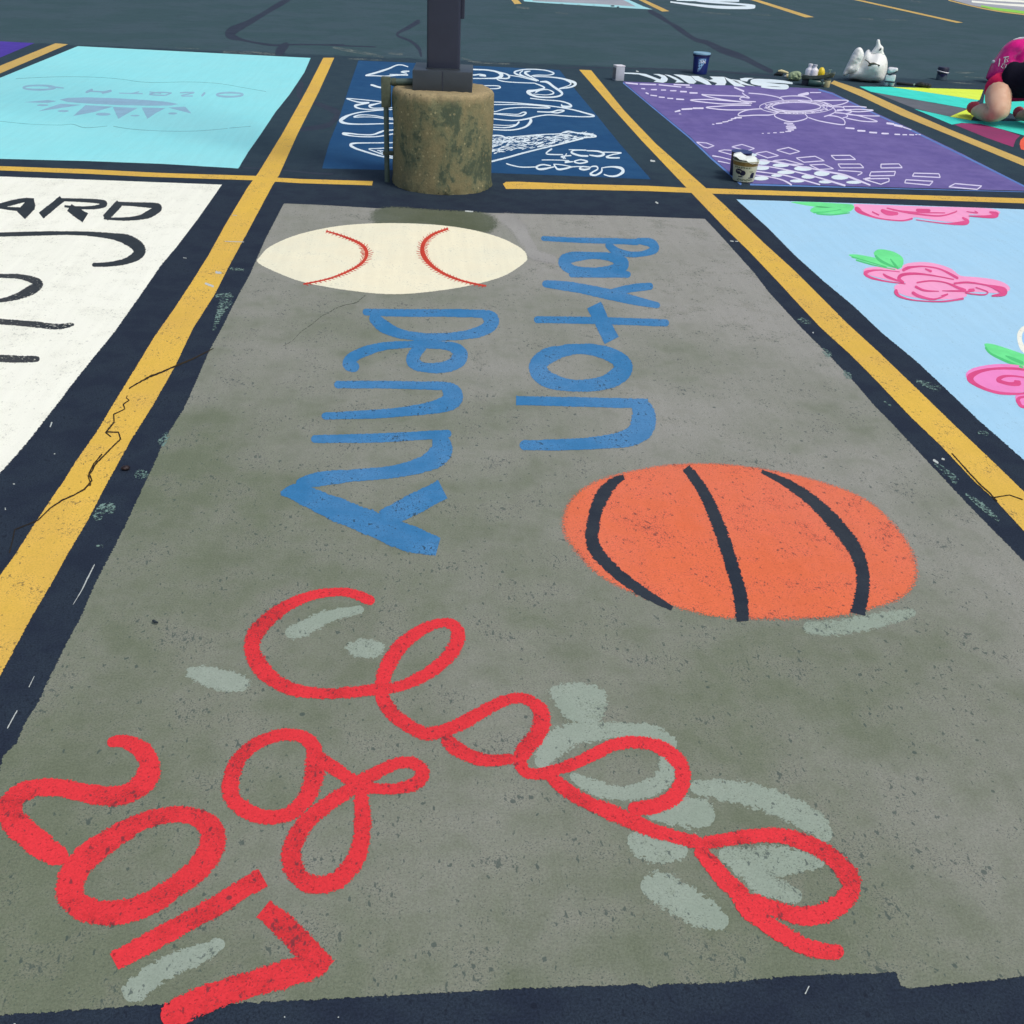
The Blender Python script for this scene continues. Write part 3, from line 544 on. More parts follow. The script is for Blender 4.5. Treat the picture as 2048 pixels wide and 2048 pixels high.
letters(D2, [
 [[(-40,88,18),(50,95,18),(180,100,18),(290,120,26),(340,155,54),(290,185,26),(180,190,14),(-40,190,12)], [(-20,150,20),(50,152,18),(110,145,15),(168,160,24),(100,158,12)]],
 [[(280,115,14),(380,140,16),(420,165,30),(400,190,20),(290,190,14),(330,215,14),(450,230,12),(690,240,12)]],
 [[(740,215,16),(600,175,14),(500,145,22),(480,120,24),(560,98,16),(680,92,14),(820,105,14),(900,135,22),(840,155,12),(720,155,14),(660,170,14),(740,215,14)], [(690,190,10),(590,130,30),(650,110,10)], [(570,105,14),(538,130,18),(560,155,14),(700,205,10)], [(410,150,12),(560,175,12),(720,215,14)]],
 [[(680,170,12),(850,175,14),(1000,195,22),(1130,240,36),(1090,280,20),(960,300,16)], [(1000,195,10),(1080,235,20),(1060,265,12),(955,297,10)]],
 [[(690,240,14),(800,290,20),(700,318,26),(620,335,46),(700,380,24),(830,392,20),(950,380,22),(988,345,32),(900,280,30),(830,230,30),(750,225,12)], [(700,340,18),(760,312,22),(840,310,12),(900,345,20),(820,365,10),(680,355,10)]],
 [[(60,300,10),(180,300,10),(290,298,14),(325,285,18),(280,268,12),(40,268,10)]],
 [[(645,402,12),(800,420,12),(960,432,16),(1060,460,22),(1085,490,28),(1000,490,30),(980,465,14)]],
 [[(120,440,12),(240,442,12),(450,450,14),(700,470,14),(900,490,14),(1080,520,16),(1220,555,20),(1335,592,22),(1200,600,14),(1000,590,14),(850,580,14),(720,595,16),(600,625,20),(450,640,14),(240,620,14),(160,600,14)]],
 [[(190,500,40),(260,545,14),(380,515,14),(560,500,14),(740,505,14),(860,505,14),(780,485,14),(560,470,12),(160,470,12)], [(160,560,18),(240,565,18),(380,580,14),(540,590,18),(602,560,22),(570,550,16),(510,572,12),(380,566,10),(180,560,10)]],
 [[(720,545,16),(860,550,18),(950,530,18),(1012,535,18),(940,558,16),(870,552,14)]],
 [[(640,610,24),(652,650,40),(590,710,24),(440,742,16),(240,735,14),(150,720,14)], [(530,650,24),(480,695,22),(360,715,14),(150,700,14)], [(500,680,10),(380,690,10),(150,675,10)]],
 ], 'chalk', st, z=.007, f=.78)
# feather: many short hatch strokes inside its outline
fo = [(150,820),(235,800),(340,800),(430,815),(560,806),(760,785),(960,780),(1060,752),(1150,762),(1280,776),(1362,806),(1200,826),(1050,866),(850,915),(600,950),(400,975),(280,990),(150,1000)]
def inside(p, poly):
    r = False
    for (x1, y1), (x2, y2) in zip(poly, poly[1:]+poly[:1]):
        if (y1 > p[1]) != (y2 > p[1]) and p[0] < (x2-x1)*(p[1]-y1)/(y2-y1)+x1: r = not r
    return r
V, Fc, C = [], [], []; z = .0072; n = 0
ft = thing  # keep name
while n < 330:
    x, y = random.uniform(150, 1350), random.uniform(750, 1000)
    if not inside((x, y), fo) or (1090 < x < 1240 and 775 < y < 805) or (260 < x < 330 and 805 < y < 830): continue
    a = random.uniform(14, 38); d = random.uniform(-.45, .1)
    v, f, cv = ribbon_data(D2, [(x-a, y-a*d, 5), (x, y, 7), (x+a, y+a*d, 4)], z, base=len(V), n_per=2, rnd=False, edge=.3)
    V += v; Fc += f; C += cv; z += .000004; n += 1
fe = mesh_obj('feather', V, up_faces(V, Fc), M['chalk'], st, C, world=True)
strokes('feather_outline', D2, [[(150,830,12),(240,800,14),(340,802,14),(410,830,12),(480,812,10),(760,788,10),(960,780,12),(1000,765,10),(1060,752,12),(1150,770,14),(1270,780,18),(1355,808,14),(1200,826,10),(1050,866,8),(800,925,8)], [(960,785,10),(1060,790,10),(1100,800,10)], [(150,1095,18),(240,1070,18),(400,1030,18),(560,985,16),(780,930,14),(960,890,12),(1220,825,12)]], M['chalk'], st, z=.0092)
letters(D2, [
 [[(1410,1148,14),(1520,1135,18),(1620,1150,36),(1642,1190,42),(1580,1230,26),(1500,1235,20),(1435,1215,14)]],
 [[(1415,1145,14),(1410,1190,26),(1350,1225,22),(1295,1215,28),(1320,1190,20),(1370,1160,20),(1360,1132,20),(1310,1132,16),(1285,1150,14)]],
 [[(1290,1155,20),(1230,1166,24),(1178,1155,22),(1210,1133,16),(1290,1140,14),(1180,1132,12),(1090,1136,14)]],
 [[(1100,1135,18),(1020,1155,24),(950,1162,26),(920,1140,22),(900,1102,18)], [(910,1106,12),(1000,1115,14),(1100,1135,14)]],
 [[(905,1135,14),(800,1157,26),(740,1160,26),(714,1135,24),(780,1112,18),(870,1125,16)], [(720,1135,14),(560,1137,14),(460,1120,16),(388,1098,16)]],
 [{'p': [(1190,1060,16),(1120,1080,20),(1180,1098,18),(1262,1080,22)], 'closed': True}], [[(1110,1080,14),(1020,1086,24),(1060,1070,12),(900,1062,12),(770,1062,12)]]], 'chalk', st, z=.007, f=.78)
letters(D2, [[[(1610,1040,18),(1520,1040,22),(1465,1030,22),(1530,1005,16),(1625,985,14),(1430,978,14)]], [[(1280,1010,14),(1380,1022,26),(1440,1000,30),(1380,970,22),(1250,962,14)]],
 [[(1250,958,16),(1120,960,16),(1092,985,26),(1180,1015,24),(1272,1020,24)], [(1245,955,12),(1060,950,12)]], [[(1090,1015,14),(980,1025,18),(1030,1045,14)], [(1040,990,14),(1000,1050,16)]], [[(1000,1005,14),(822,997,18),(882,940,22)]]], 'chalk', st, z=.007, nm='digit', f=.78)

# --- purple stall
st = stall('painted_stall', 'purple stall with a white mandala flower, dashes and small squares', (2.9, 2.8))
pe = [(1245.6,163),(1400,169),(1560,174),(1637,177),(1665,185),(1696,200),(1754,227),(1829,261),(1925,308),(2048,371),(2072,382),(2048,381.5),(1740,373.7),(1508.6,367),(1482,366),(1456,342),(1423,314),(1380,273),(1314.5,220)]
patch_('base_coat', P(SRC, pe), M['purple'], st, z=.004, edge=.007, n_per=4)
strokes('blue_edging', SRC, [{'p': [(1246,164,2),(1314.5,220.5,2.4),(1380,274,3),(1423,315,3.4),(1456,343,3.8),(1483,367,4)], 'smooth': False}], M['tape'], st, z=.0065)
strokes('blue_edging', SRC, [{'p': [(1637,178,3),(1665,186,2.2),(1696,200.5,2.2),(1754,228,2),(1829,262,2.4),(1925,309,3),(2060,376,3)], 'smooth': False}], M['tape'], st, z=.0065)
strokes('blue_edging', SRC, [{'p': [(1500,367,3.4),(1740,374,1.6),(2060,382,1.2)], 'smooth': False}], M['tape'], st, z=.0068)
for pp in ([(40,27),(150,31),(220,36),(280,44),(360,75),(432,102),(445,78),(400,56),(352,44),(420,44),(482,60),(515,95),(502,124),(462,138),(360,127),(388,113),(330,88),(200,48),(40,39)],
           [(480,48),(530,55),(600,82),(688,134),(590,136),(612,116),(560,88)],
           [(572,47),(660,52),(762,68),(800,108),(822,128),(792,149),(740,147),(700,122),(640,78)],
           [(764,64),(842,66),(940,114),(985,161),(930,159),(862,128),(804,108)],
           [(862,72),(960,108),(1000,98),(962,70),(1120,74),(1142,130),(1126,164),(1018,163),(1042,142),(960,118)],
           [(1122,76),(1182,98),(1252,122),(1345,182),(1228,174),(1150,112)],
           [(1190,98),(1290,112),(1362,148),(1452,175),(1370,166),(1280,146)],
           [(1285,94),(1342,84),(1442,87),(1382,102),(1362,126),(1302,116)]):
    patch_('letter', P(D3, pp), M['chalk'], st, z=.0075, edge=.008)
strokes('letter', D3, [[(1855,136,20),(1750,120,30),(1600,110,36),(1450,110,46),(1425,124,40),(1520,142,40),(1680,154,28),(1790,168,36),(1770,186,28),(1650,184,24),(1515,170,20)]], M['chalk'], st, z=.0075)
dash = [[(60,130,12),(195,143,14)],[(210,143,12),(390,150,12)],[(415,150,12),(660,175,12)],[(575,148,14),(750,155,16)],[(705,175,10),(775,178,12)],
 [(228,190),(272,194)],[(332,203),(398,203)],[(440,207),(497,207)],[(538,214),(607,215)],[(645,223,16),(720,225,14)],[(745,237,17),(835,239,16)],[(875,257),(935,258)],[(275,235,16),(310,250,14)],[(325,262),(400,270)],[(415,282),(482,286)],[(507,295),(573,298)],[(602,304,14),(690,308,14)],
 [(588,440,14),(650,425,22)],[(780,402,18),(900,402,18)],[(632,462,8),(660,464,8)],[(660,413,16),(780,407,18)],[(990,573,9),(1015,574,9)],[(1030,566),(1100,560)],[(1100,550),(1165,543)],[(1160,535),(1210,527)],[(1190,517),(1250,510)],[(1230,502,14),(1310,503,16)],
 [(1760,560),(1860,565)],[(1790,580),(1875,583)],[(1780,600,14),(1890,602,14)],[(1785,618,14),(1895,615,14)],[(1800,635,14),(1870,633,14)],[(1775,652),(1840,648)],[(1715,660,10),(1765,659,10)],[(1645,664,9),(1685,664,9)],[(1583,669,9),(1612,669,9)],[(1523,671,8),(1545,671,8)],
 [(2420,612,16),(2520,620,16)],[(2548,642,18),(2637,645,18)],[(2675,660,17),(2763,664,17)],[(2807,672,16),(2888,674,16)],[(2947,681,14),(3010,683,14)],[(3033,685),(3085,686)],[(3105,685),(3160,688)],[(3170,684,9),(3195,684,9)],[(3205,684,9),(3230,684,9)],[(2860,562,20),(2945,572,20)],[(2940,580,22),(3040,600,22)],[(3040,604,14),(3130,632,8)],[(1910,265,24),(2030,242,34)],[(2040,235,10),(2160,234,9)],[(1225,178,14),(1335,222,18)]]
for d_ in dash: strokes('painted_dash', D3, [d_], M['lav'], st, z=.0072, n_per=2)
ring = lambda rx, ry, w_: {'p': [q_+(w_,) for q_ in ell(1895,386,rx,ry,18)], 'closed': True, 'n_per': 4}
cen = strokes('flower_centre', D3, [ring(262, 48, 12), ring(330, 62, 6), ring(395, 74, 7), ring(300, 55, 5)], M['lav'], st, z=.0072)
V, Fc, C = [], [], []; z = .0125
for i in range(46):
    a = 6.2832*i/46+random.uniform(-.04, .04); rx = random.uniform(275, 380); k_ = rx*.19
    x, y = 1895+rx*math.cos(a), 386+k_*math.sin(a); l = random.uniform(8, 22)
    v, f, cv = ribbon_data(D3, [(x-l, y-3, 7), (x+l, y+random.uniform(-5, 8), 9)], z, base=len(V), n_per=2, edge=.3); V += v; Fc += f; C += cv; z += .00003
mesh_obj('centre_dots', V, up_faces(V, Fc), M['lav'], cen, C, world=True)
for pp in ([(1340,275),(1000,262),(880,257),(1050,300),(1300,332)], [(1390,352),(1150,357),(950,342),(755,315),(950,308),(1200,325),(1420,348)], [(1410,370),(1200,372),(1050,382),(925,393),(1050,412),(1200,420),(1420,415)],
           [(1530,408),(1400,416),(1310,440),(1270,468),(1300,484),(1450,476),(1600,474),(1665,460)], [(1710,445),(1662,470),(1685,502),(1820,545),(1950,530),(2012,500),(1985,460)], [(2020,500),(2150,540),(2380,578),(2416,560),(2400,522),(2330,490),(2225,478)],
           [(2430,508),(2600,540),(2760,545),(2700,520),(2560,482),(2440,462)], [(2450,470),(2620,482),(2790,485)], [(2420,425),(2560,440),(2720,424),(2560,414),(2400,420)], [(2395,384),(2560,384),(2650,392)], [(2080,322),(2250,318),(2440,318),(2422,345),(2330,370),(2210,380)],
           [(1712,302),(1740,280),(1850,270),(1980,278),(2052,308),(2042,335),(1950,326)], [(1380,240),(1550,255),(1700,285),(1760,318)], [(1312,236),(1340,260),(1390,292),(1312,284),(1288,305),(1340,326),(1460,332)], [(2190,345),(2260,378),(2302,410),(2312,440),(2260,470),(2190,492)],
           [(2290,388),(2390,390),(2402,420),(2320,432)], [(2330,420),(2462,420),(2482,445),(2415,462)], [(2310,450),(2420,460),(2442,490),(2390,506)], [(2140,330),(2215,348),(2222,372),(2160,372)]):
    strokes('petal', D3, [[q_+(11,) for q_ in pp]], M['lav'], st, z=.0072)
for pp in ([(450,170),(560,145),(695,188),(610,215)], [(705,240),(820,220),(955,265),(835,288)], [(930,205),(1060,178),(1180,220),(1075,248)], [(1140,290),(1345,272),(1445,320),(1225,335)], [(1515,263),(1720,262),(1780,305),(1565,308)], [(1590,355),(1830,355),(1868,395),(1620,395)],
           [(890,318),(1020,308),(1220,360),(1070,355)], [(1285,365),(1440,358),(1545,405),(1390,412)], [(305,215),(370,203),(470,210),(550,235),(450,255)], [(70,120),(180,130),(260,160),(190,182),(150,172)]):
    strokes('painted_square', D5, [{'p': [q_+(10,) for q_ in pp], 'closed': True, 'smooth': False}], M['lav'], st, z=.0072)
for pp in ([(700,1408),(855,1405),(885,1438),(700,1440)], [(615,1475),(825,1470),(815,1505),(600,1508)], [(985,1485),(1200,1490),(1212,1522),(972,1510)], [(915,1542),(1150,1555),(1120,1588),(905,1568)], [(1340,1575),(1570,1595),(1530,1625),(1285,1602)], [(545,1535),(770,1530),(770,1555),(700,1580)]):
    strokes('painted_square', A4, [{'p': [q_+(9,) for q_ in pp], 'closed': True, 'smooth': False}], M['lav'], st, z=.0072)
for p in ((975,380,90,20),(1215,415,100,25),(1415,468,85,28),(1610,508,95,27),(1270,503,75,22),(1150,548,80,17),(1455,558,75,17),(1760,562,85,17),(1030,455,95,20),(780,345,75,30),(770,410,80,22),(760,520,85,22),(930,490,60,15),(640,270,80,20)):
    patch_('painted_dot', P(D5, ell(*p)), M['chalk'], st, z=.0074, edge=.012)
for pp in ([(640,300,14),(720,310,14),(900,330,12),(1100,365,14),(1300,400,14),(1500,440,18),(1650,470,22),(1800,525,20),(1940,580,16)], [(640,360,12),(720,370,12),(900,390,12),(1150,440,14),(1350,490,14),(1520,540,18),(1672,585,20)], [(640,420,12),(700,430,12),(850,450,12),(1000,470,14),(1200,520,14),(1400,575,14)],
           [(640,465,12),(850,490,12),(980,520,14),(1050,550,18),(1095,580,16)], [(240,265,14),(330,280,10),(440,308,10)], [(300,322,10),(430,348,9)], [(1590,422,10),(1840,440,10),(1800,475,10)], [(1940,500,10),(1880,512,12),(1940,535,10)]):
    strokes('painted_curve', D5, [pp], M['lav'], st, z=.0078)

# --- light blue stall with roses
st = stall('painted_stall', 'baby blue stall with pink roses and green leaves on the right', (2.7, -3))
e = [(1473,399),(1537,457),(1589,510),(1648,563),(1707,612),(1763,665),(1834,723.5),(1893,779),(1957.6,841),(2048,920)]
we = [G(*p) for p in e]; xl = we[-1].x
patch_('base_coat', [G(2048, 419), G(1750, 408)]+we+[Vector((xl, -5.4, 0)), Vector((xl+2.2, -5.4, 0)), Vector((xl+2.2, G(2048, 419).y+.02, 0))], M['babyblue'], st, z=.004, edge=.007, n_per=4)
def rose(halo, dark, leaves, veins, c_, pm='petal'):
    lf = [patch_('leaf', P(c_, l), M['leaf'], st, z=.0062, edge=.004, smooth=True) for l in leaves]
    for l, v_ in zip(lf, veins):
        if v_: strokes('vein', c_, v_, M['leaf2'], l, z=.0072)
    r = patch_('rose', P(c_, halo), M[pm], st, z=.0078, edge=.004, smooth=True)
    strokes('petal_stroke', c_, dark, M['rose'], r, z=.009, ramp_z=.0004)
    return r
rose([(840,520),(860,498),(940,490),(1040,498),(1095,506),(1110,480),(1160,462),(1260,457),(1360,475),(1440,505),(1500,550),(1600,559),(1720,574),(1800,600),(1837,635),(1815,660),(1740,669),(1640,662),(1548,667),(1540,690),(1480,706),(1380,712),(1260,707),(1150,692),(1080,667),(1048,635),(1065,610),(1130,598),(1050,590),(930,560),(860,540)],
 [[(870,540,14),(855,522,26),(885,506,18),(960,500,8),(1090,512,6)], [(855,530,20),(900,552,16),(1000,575,10),(1130,592,8)], [(975,522,10),(1010,545,18),(1110,580,10)], [(1120,584,18),(1085,555,24),(1110,528,22),(1200,520,16),(1330,535,10),(1460,560,8)], [(1108,500,20),(1140,482,22),(1180,474,14),(1260,470,10),(1370,490,12),(1490,552,20)], [(1262,484,10),(1310,504,20)],
  [(1205,578,12),(1300,565,10),(1400,576,10),(1490,612,18),(1535,632,16),(1380,632,6)], [(1195,600,18),(1260,628,14),(1360,634,6)], [(1175,638,22),(1230,668,20),(1330,686,12),(1420,652,10),(1375,662,6)], [(1072,618,18),(1068,640,26),(1100,668,16),(1200,692,8),(1380,700,10),(1530,680,14)], [(1460,578,14),(1560,570,12),(1690,590,12),(1790,622,44),(1800,648,30),(1720,661,12)], [(1560,618,10),(1600,620,18),(1540,638,8),(1660,652,10),(1692,632,8),(1610,602,8)]],
 [[(738,408),(800,406),(920,428),(960,440),(1000,470),(1090,500),(1000,490),(880,465),(790,435)], [(1085,500),(1000,470),(930,425),(910,400),(925,378),(960,370),(1040,385),(1100,420),(1112,460)]], [[[(760,412,10),(860,440,6),(1000,482,6)], [(790,432,10),(900,464,8),(1060,498,6)]], [[(920,400,12),(960,440,18),(1070,490,8)], [(1025,425,6),(1060,470,18),(1080,495,8)]]], D8)
rose([(775,68),(800,62),(1000,70),(1300,80),(1500,84),(1700,93),(1767,115),(1750,135),(1660,141),(1562,132),(1562,165),(1520,186),(1420,184),(1290,167),(1190,152),(1160,169),(1080,172),(980,162),(850,127),(790,97)],
 [[(785,74,24),(805,92,36),(840,115,22),(950,150,10),(1100,165,10),(1178,150,14)], [(960,92,20),(1010,112,34),(1080,116,20)], [(900,102,10),(950,126,10)], [(1000,76,8),(1150,108,14),(1350,130,10),(1455,108,10),(1480,94,8)], [(1040,88,8),(1200,104,8),(1400,108,8)], [(1200,88,20),(1300,92,22)], [(1200,152,6),(1400,177,10),(1530,174,30),(1550,160,26),(1515,136,12)], [(1700,98,10),(1748,116,36),(1700,130,22),(1560,125,8)], [(1545,94,6),(1620,104,8),(1600,90,6)]],
 [[(345,48),(480,48),(600,54),(770,66),(700,80),(600,85),(520,82),(420,66)], [(480,100),(520,80),(620,84),(700,80),(772,72),(762,104),(700,126),(590,129),(495,121)]], [None, [[(500,112,12),(600,105,5),(690,90,6)], [(520,118,10),(620,126,8),(750,112,8)]]], D8)
rose([(303,1270),(340,1188),(450,1128),(620,1083),(850,1053),(1100,1048),(1430,1088),(1900,1200),(2000,1350),(1900,1500),(1430,1587),(1150,1612),(900,1587),(700,1532),(480,1442),(350,1352)],
 [[(1900,1230,50),(1430,1115,50),(1100,1090,48),(800,1105,52),(550,1162,76),(400,1265,130),(480,1380,76),(700,1490,54),(950,1560,54),(1200,1580,46),(1430,1570,40),(1900,1480,40)], [(1700,1320,30),(1430,1258,30),(1200,1232,36),(1040,1245,54),(945,1305,84),(1050,1358,64),(1200,1386,74),(1350,1370,92),(1250,1322,30)]],
 [[(665,660),(800,658),(1000,713),(1430,860),(1800,1010),(1750,1140),(1430,1110),(1150,1002),(880,892),(735,790)]], [[[(690,690,40),(800,815,40),(1100,960,50),(1430,1085,40)], [(1080,848,16),(1250,920,60),(1430,990,54)]]], E8, 'petal2')
rose([(1255,1690),(1330,1618),(1430,1600),(1800,1600),(2000,1720),(1800,1900),(1430,1872),(1325,1800)], [[(1800,1650,40),(1430,1640,44),(1330,1685,74),(1340,1745,74),(1430,1832,54),(1800,1870,44)]], [], [], E8, 'petal2')
strokes('flower_ring', E8, [{'p': [(1800,300,90),(1500,310,90),(1400,360,92),(1352,460,92),(1365,600,92),(1440,740,100),(1620,840,100),(1900,760,90),(1960,500,90)], 'closed': True}], M['white'], st, z=.0066)

# --- turquoise geometric stall at the right
st = stall('painted_stall', 'turquoise, lime and magenta geometric stall under the kneeling person', (4.9, 3.4))
for nm, mt, pp in (('turquoise_band', 'teal', [(105,517),(460,522),(1432,668),(1302,762),(230,575)]), ('lime_triangle', 'lime', [(462,522),(1482,553),(1437,668)]), ('grey_triangle', 'slate', [(262,582),(1300,766),(1110,850),(730,765)]), ('lime_triangle', 'lime', [(1110,850),(1312,766),(1420,775),(1342,892)]),
                   ('turquoise_band', 'teal', [(715,766),(1110,852),(1340,894),(1500,905),(1932,900),(2900,1010),(2900,1380),(1932,1060),(1690,992),(1450,932),(1240,921),(1130,940)]), ('magenta_wedge', 'magenta', [(1160,941),(1240,923),(1450,934),(1690,994),(1890,1062),(1840,1110),(1810,1190),(1500,1080)]),
                   ('coral_blob', 'coral', [(1883,1160),(1895,1110),(1940,1070),(2100,1060),(2150,1200),(2000,1240),(1900,1215)]), ('turquoise_band', 'teal', [(1500,556),(2900,640),(2900,960),(1932,870),(1480,700)])):
    patch_(nm, P(B7, pp), M[mt], st, z=.004+.0004*len(st.children), edge=.005)

# --- strips of further stalls
st = stall('painted_stall', 'violet stall whose corner shows at the far left edge', (-5.2, 3))
patch_('base_coat', P(A1, [(190,238),(0,318),(-800,640),(-2000,600),(-800,195),(0,228)]), M['violet'], st, z=.004)
st = stall('painted_stall', 'worn pale stall with cyan border at the top, right of the lamp post', (2.5, 16))
patch_('base_coat', P(E7, [(180,10),(300,20),(700,45),(980,62),(1125,70),(1060,48),(820,-60),(100,-75)]), M['palecyan'], st, z=.004, edge=.02)
patch_('inner_coat', P(E7, [(245,8),(700,28),(1000,48),(930,10),(780,-60),(160,-70)]), M['palegrey'], st, z=.006, edge=.03)
for p in ((830,44,16,5),(870,52,10,4),(455,30,14,4),(335,28,8,3),(690,38,8,3),(580,38,14,4)): patch_('painted_dot', P(E7, ell(*p)), M['black' if p[0] in (830, 870) else 'scuff'], st, z=.0075, edge=.01)
st = stall('painted_letter', 'big white painted letter at the top edge between yellow lines', (4.5, 14.5))
st['category'] = 'painted letter'
del st['group']
strokes('letter', E7, [[(1255,12,10),(1400,30,14),(1600,50,22),(1800,55,22),(1875,46,24),(1780,30,14),(1500,8,16),(1380,-14,14)], [(1300,-4,14),(1500,0,16),(1765,4,14)]], M['chalk'], st, z=.004)
st = stall('painted_stall', 'pale stall with green and white bands at the top right corner', (14, 20))
patch_('base_coat', P(A4, [(1240,-20),(1480,45),(1700,85),(1932,118),(2600,200),(2600,-60),(1240,-60)]), M['palegrey'], st, z=.004, edge=.02)
strokes('green_band', A4, [[(1560,48,14),(1700,76,20),(1932,104,24),(2600,190,24)]], M['green'], st, z=.006)
strokes('white_band', A4, [[(1480,10,16),(1700,30,16),(1932,46,20),(2600,90,20)], [(1400,-20,14),(1932,10,18),(2600,40,18)]], M['white'], st, z=.0065)
strokes('yellow_edge', A4, [[(1280,-2,9),(1480,48,9),(1700,92,9),(1932,122,9),(2600,206,9)]], M['yellow_far'], st, z=.0075)

# ================================================================== solid things
def cyl_frame(px, py):
    """base point of an upright thing whose foot is at a photo pixel, heading so that local x runs across the view, metres per photo pixel"""
    b_ = G(px, py, 0); d = b_-CAM
    rz = math.atan2(-d.x, d.y)
    return b_, rz, d.dot(FW)/F
def lathe(prof, n=32, ox=0, oy=0):
    V, Fc = [], []
    for r, z in prof:
        for i in range(n):
            a = 6.28318*i/n; V.append((ox+r*math.cos(a), oy+r*math.sin(a), z))
    for k in range(len(prof)-1):
        for i in range(n): j = (i+1) % n; Fc.append((k*n+i, k*n+j, (k+1)*n+j, (k+1)*n+i))
    if prof[0][0] > 1e-5: Fc.append(tuple(range(n))[::-1])
    if prof[-1][0] > 1e-5: Fc.append(tuple(range((len(prof)-1)*n, len(prof)*n)))
    return V, Fc
def lathe_o(name, prof, mat, parent, n=32, ox=0, oy=0, smooth=True):
    V, Fc = lathe(prof, n, ox, oy); o = mesh_obj(name, V, Fc, mat, parent)
    if smooth: shade(o)
    return o
def shade(o, ang=.7):
    me = o.data; me.polygons.foreach_set('use_smooth', [True]*len(me.polygons))
    try: me.set_sharp_from_angle(angle=ang)
    except Exception: pass
def box(name, lo, hi, mat, parent, bev=.004, seg=2, rot=None):
    bm = bmesh.new(); bmesh.ops.create_cube(bm, size=1)
    for v in bm.verts: v.co = Vector((lo[i]+(v.co[i]+.5)*(hi[i]-lo[i]) for i in range(3)))
    if bev: bmesh.ops.bevel(bm, geom=bm.edges[:], offset=bev, segments=seg, affect='EDGES', profile=.6)
    if rot: bmesh.ops.transform(bm, matrix=rot, verts=bm.verts)
    me = bpy.data.meshes.new(name); bm.to_mesh(me); bm.free(); me.materials.append(mat)
    o = bpy.data.objects.new(name, me); col.objects.link(o); o.parent = parent; shade(o); return o
def tube(name, pts, rad, mat, parent, n=12, closed=False):
    V, Fc = [], []; L = len(pts); pts = [Vector(p) for p in pts]
    rr = rad if isinstance(rad, (list, tuple)) else [rad]*L
    ref = Vector((.3, .2, 1)).normalized()
    for i, p in enumerate(pts):
        t = (pts[min(i+1, L-1)]-pts[max(i-1, 0)]).normalized()
        u = t.cross(ref); u = u.normalized() if u.length > 1e-3 else t.orthogonal().normalized(); v = t.cross(u)
        for k in range(n): a = 6.28318*k/n; V.append(p+(u*math.cos(a)+v*math.sin(a))*rr[i])
    for i in range(L-1):
        for k in range(n): j = (k+1) % n; Fc.append((i*n+k, (i+1)*n+k, (i+1)*n+j, i*n+j))
    Fc.append(tuple(range(n))); Fc.append(tuple(range((L-1)*n, L*n))[::-1])
    o = mesh_obj(name, V, Fc, mat, parent); shade(o); return o
def inflate(name, outline, T, mat, parent, R=None, step=None, wr=.0, ws=20, y0=0, n_per=4, seed=0, flat=.0):
    """a soft closed body whose front silhouette is the outline (local x, z), swelling to depth T towards its middle"""
    pts = resample(outline, True, n_per)
    xs = [p[0] for p in pts]; zs = [p[1] for p in pts]; W_, H_ = max(xs)-min(xs), max(zs)-min(zs)
    step = step or min(W_, H_)/14; R = R or min(W_, H_)*.42
    inner = []
    z = min(zs)+step/2; row = 0
    def dist(p):
        best = 9
        for a, b_ in zip(pts, pts[1:]+pts[:1]):
            ax, az = a; bx, bz = b_; dx, dz = bx-ax, bz-az; l2 = dx*dx+dz*dz or 1e-12
            t = max(0, min(1, ((p[0]-ax)*dx+(p[1]-az)*dz)/l2)); best = min(best, math.hypot(p[0]-ax-t*dx, p[1]-az-t*dz))
        return best
    while z < max(zs):
        x = min(xs)+(step/2 if row % 2 else 0)
        while x < max(xs):
            if inside((x, z), pts) and dist((x, z)) > step*.45: inner.append((x, z))
            x += step
        z += step*.87; row += 1
    allp = [Vector(p) for p in pts+inner]; nb = len(pts)
    vv, _, ff, *_r = delaunay_2d_cdt(allp, [], [tuple(range(nb))], 1, 1e-7)
    nV = len(vv); V = []; m = {}
    ds = [dist(v) for v in vv]
    for side in (-1, 1):
        for i, v in enumerate(vv):
            t = min(1, ds[i]/R); d = T*math.sqrt(max(0, 1-(1-t)**2))
            if ds[i] < 1e-5: d = 0
            nz = noise.fractal(Vector((v.x*ws+seed, v.y*ws, side*3+seed)), 1, 2, 4)*wr*min(1, ds[i]/R*2)
            V.append((v.x, y0+side*(d+nz*(1 if d else 0)), v.y))
    Fc = [tuple(f) for f in ff]+[tuple(nV+i for i in f)[::-1] for f in ff]
    bm = bmesh.new(); bv = [bm.verts.new(v) for v in V]
    for f in Fc:
        try: bm.faces.new([bv[i] for i in f])
        except ValueError: pass
    bmesh.ops.remove_doubles(bm, verts=bm.verts, dist=1e-5)
    bmesh.ops.recalc_face_normals(bm, faces=bm.faces)
    me = bpy.data.meshes.new(name); bm.to_mesh(me); bm.free(); me.materials.append(mat)
    me.polygons.foreach_set('use_smooth', [True]*len(me.polygons))
    o = bpy.data.objects.new(name, me); col.objects.link(o); o.parent = parent; return o

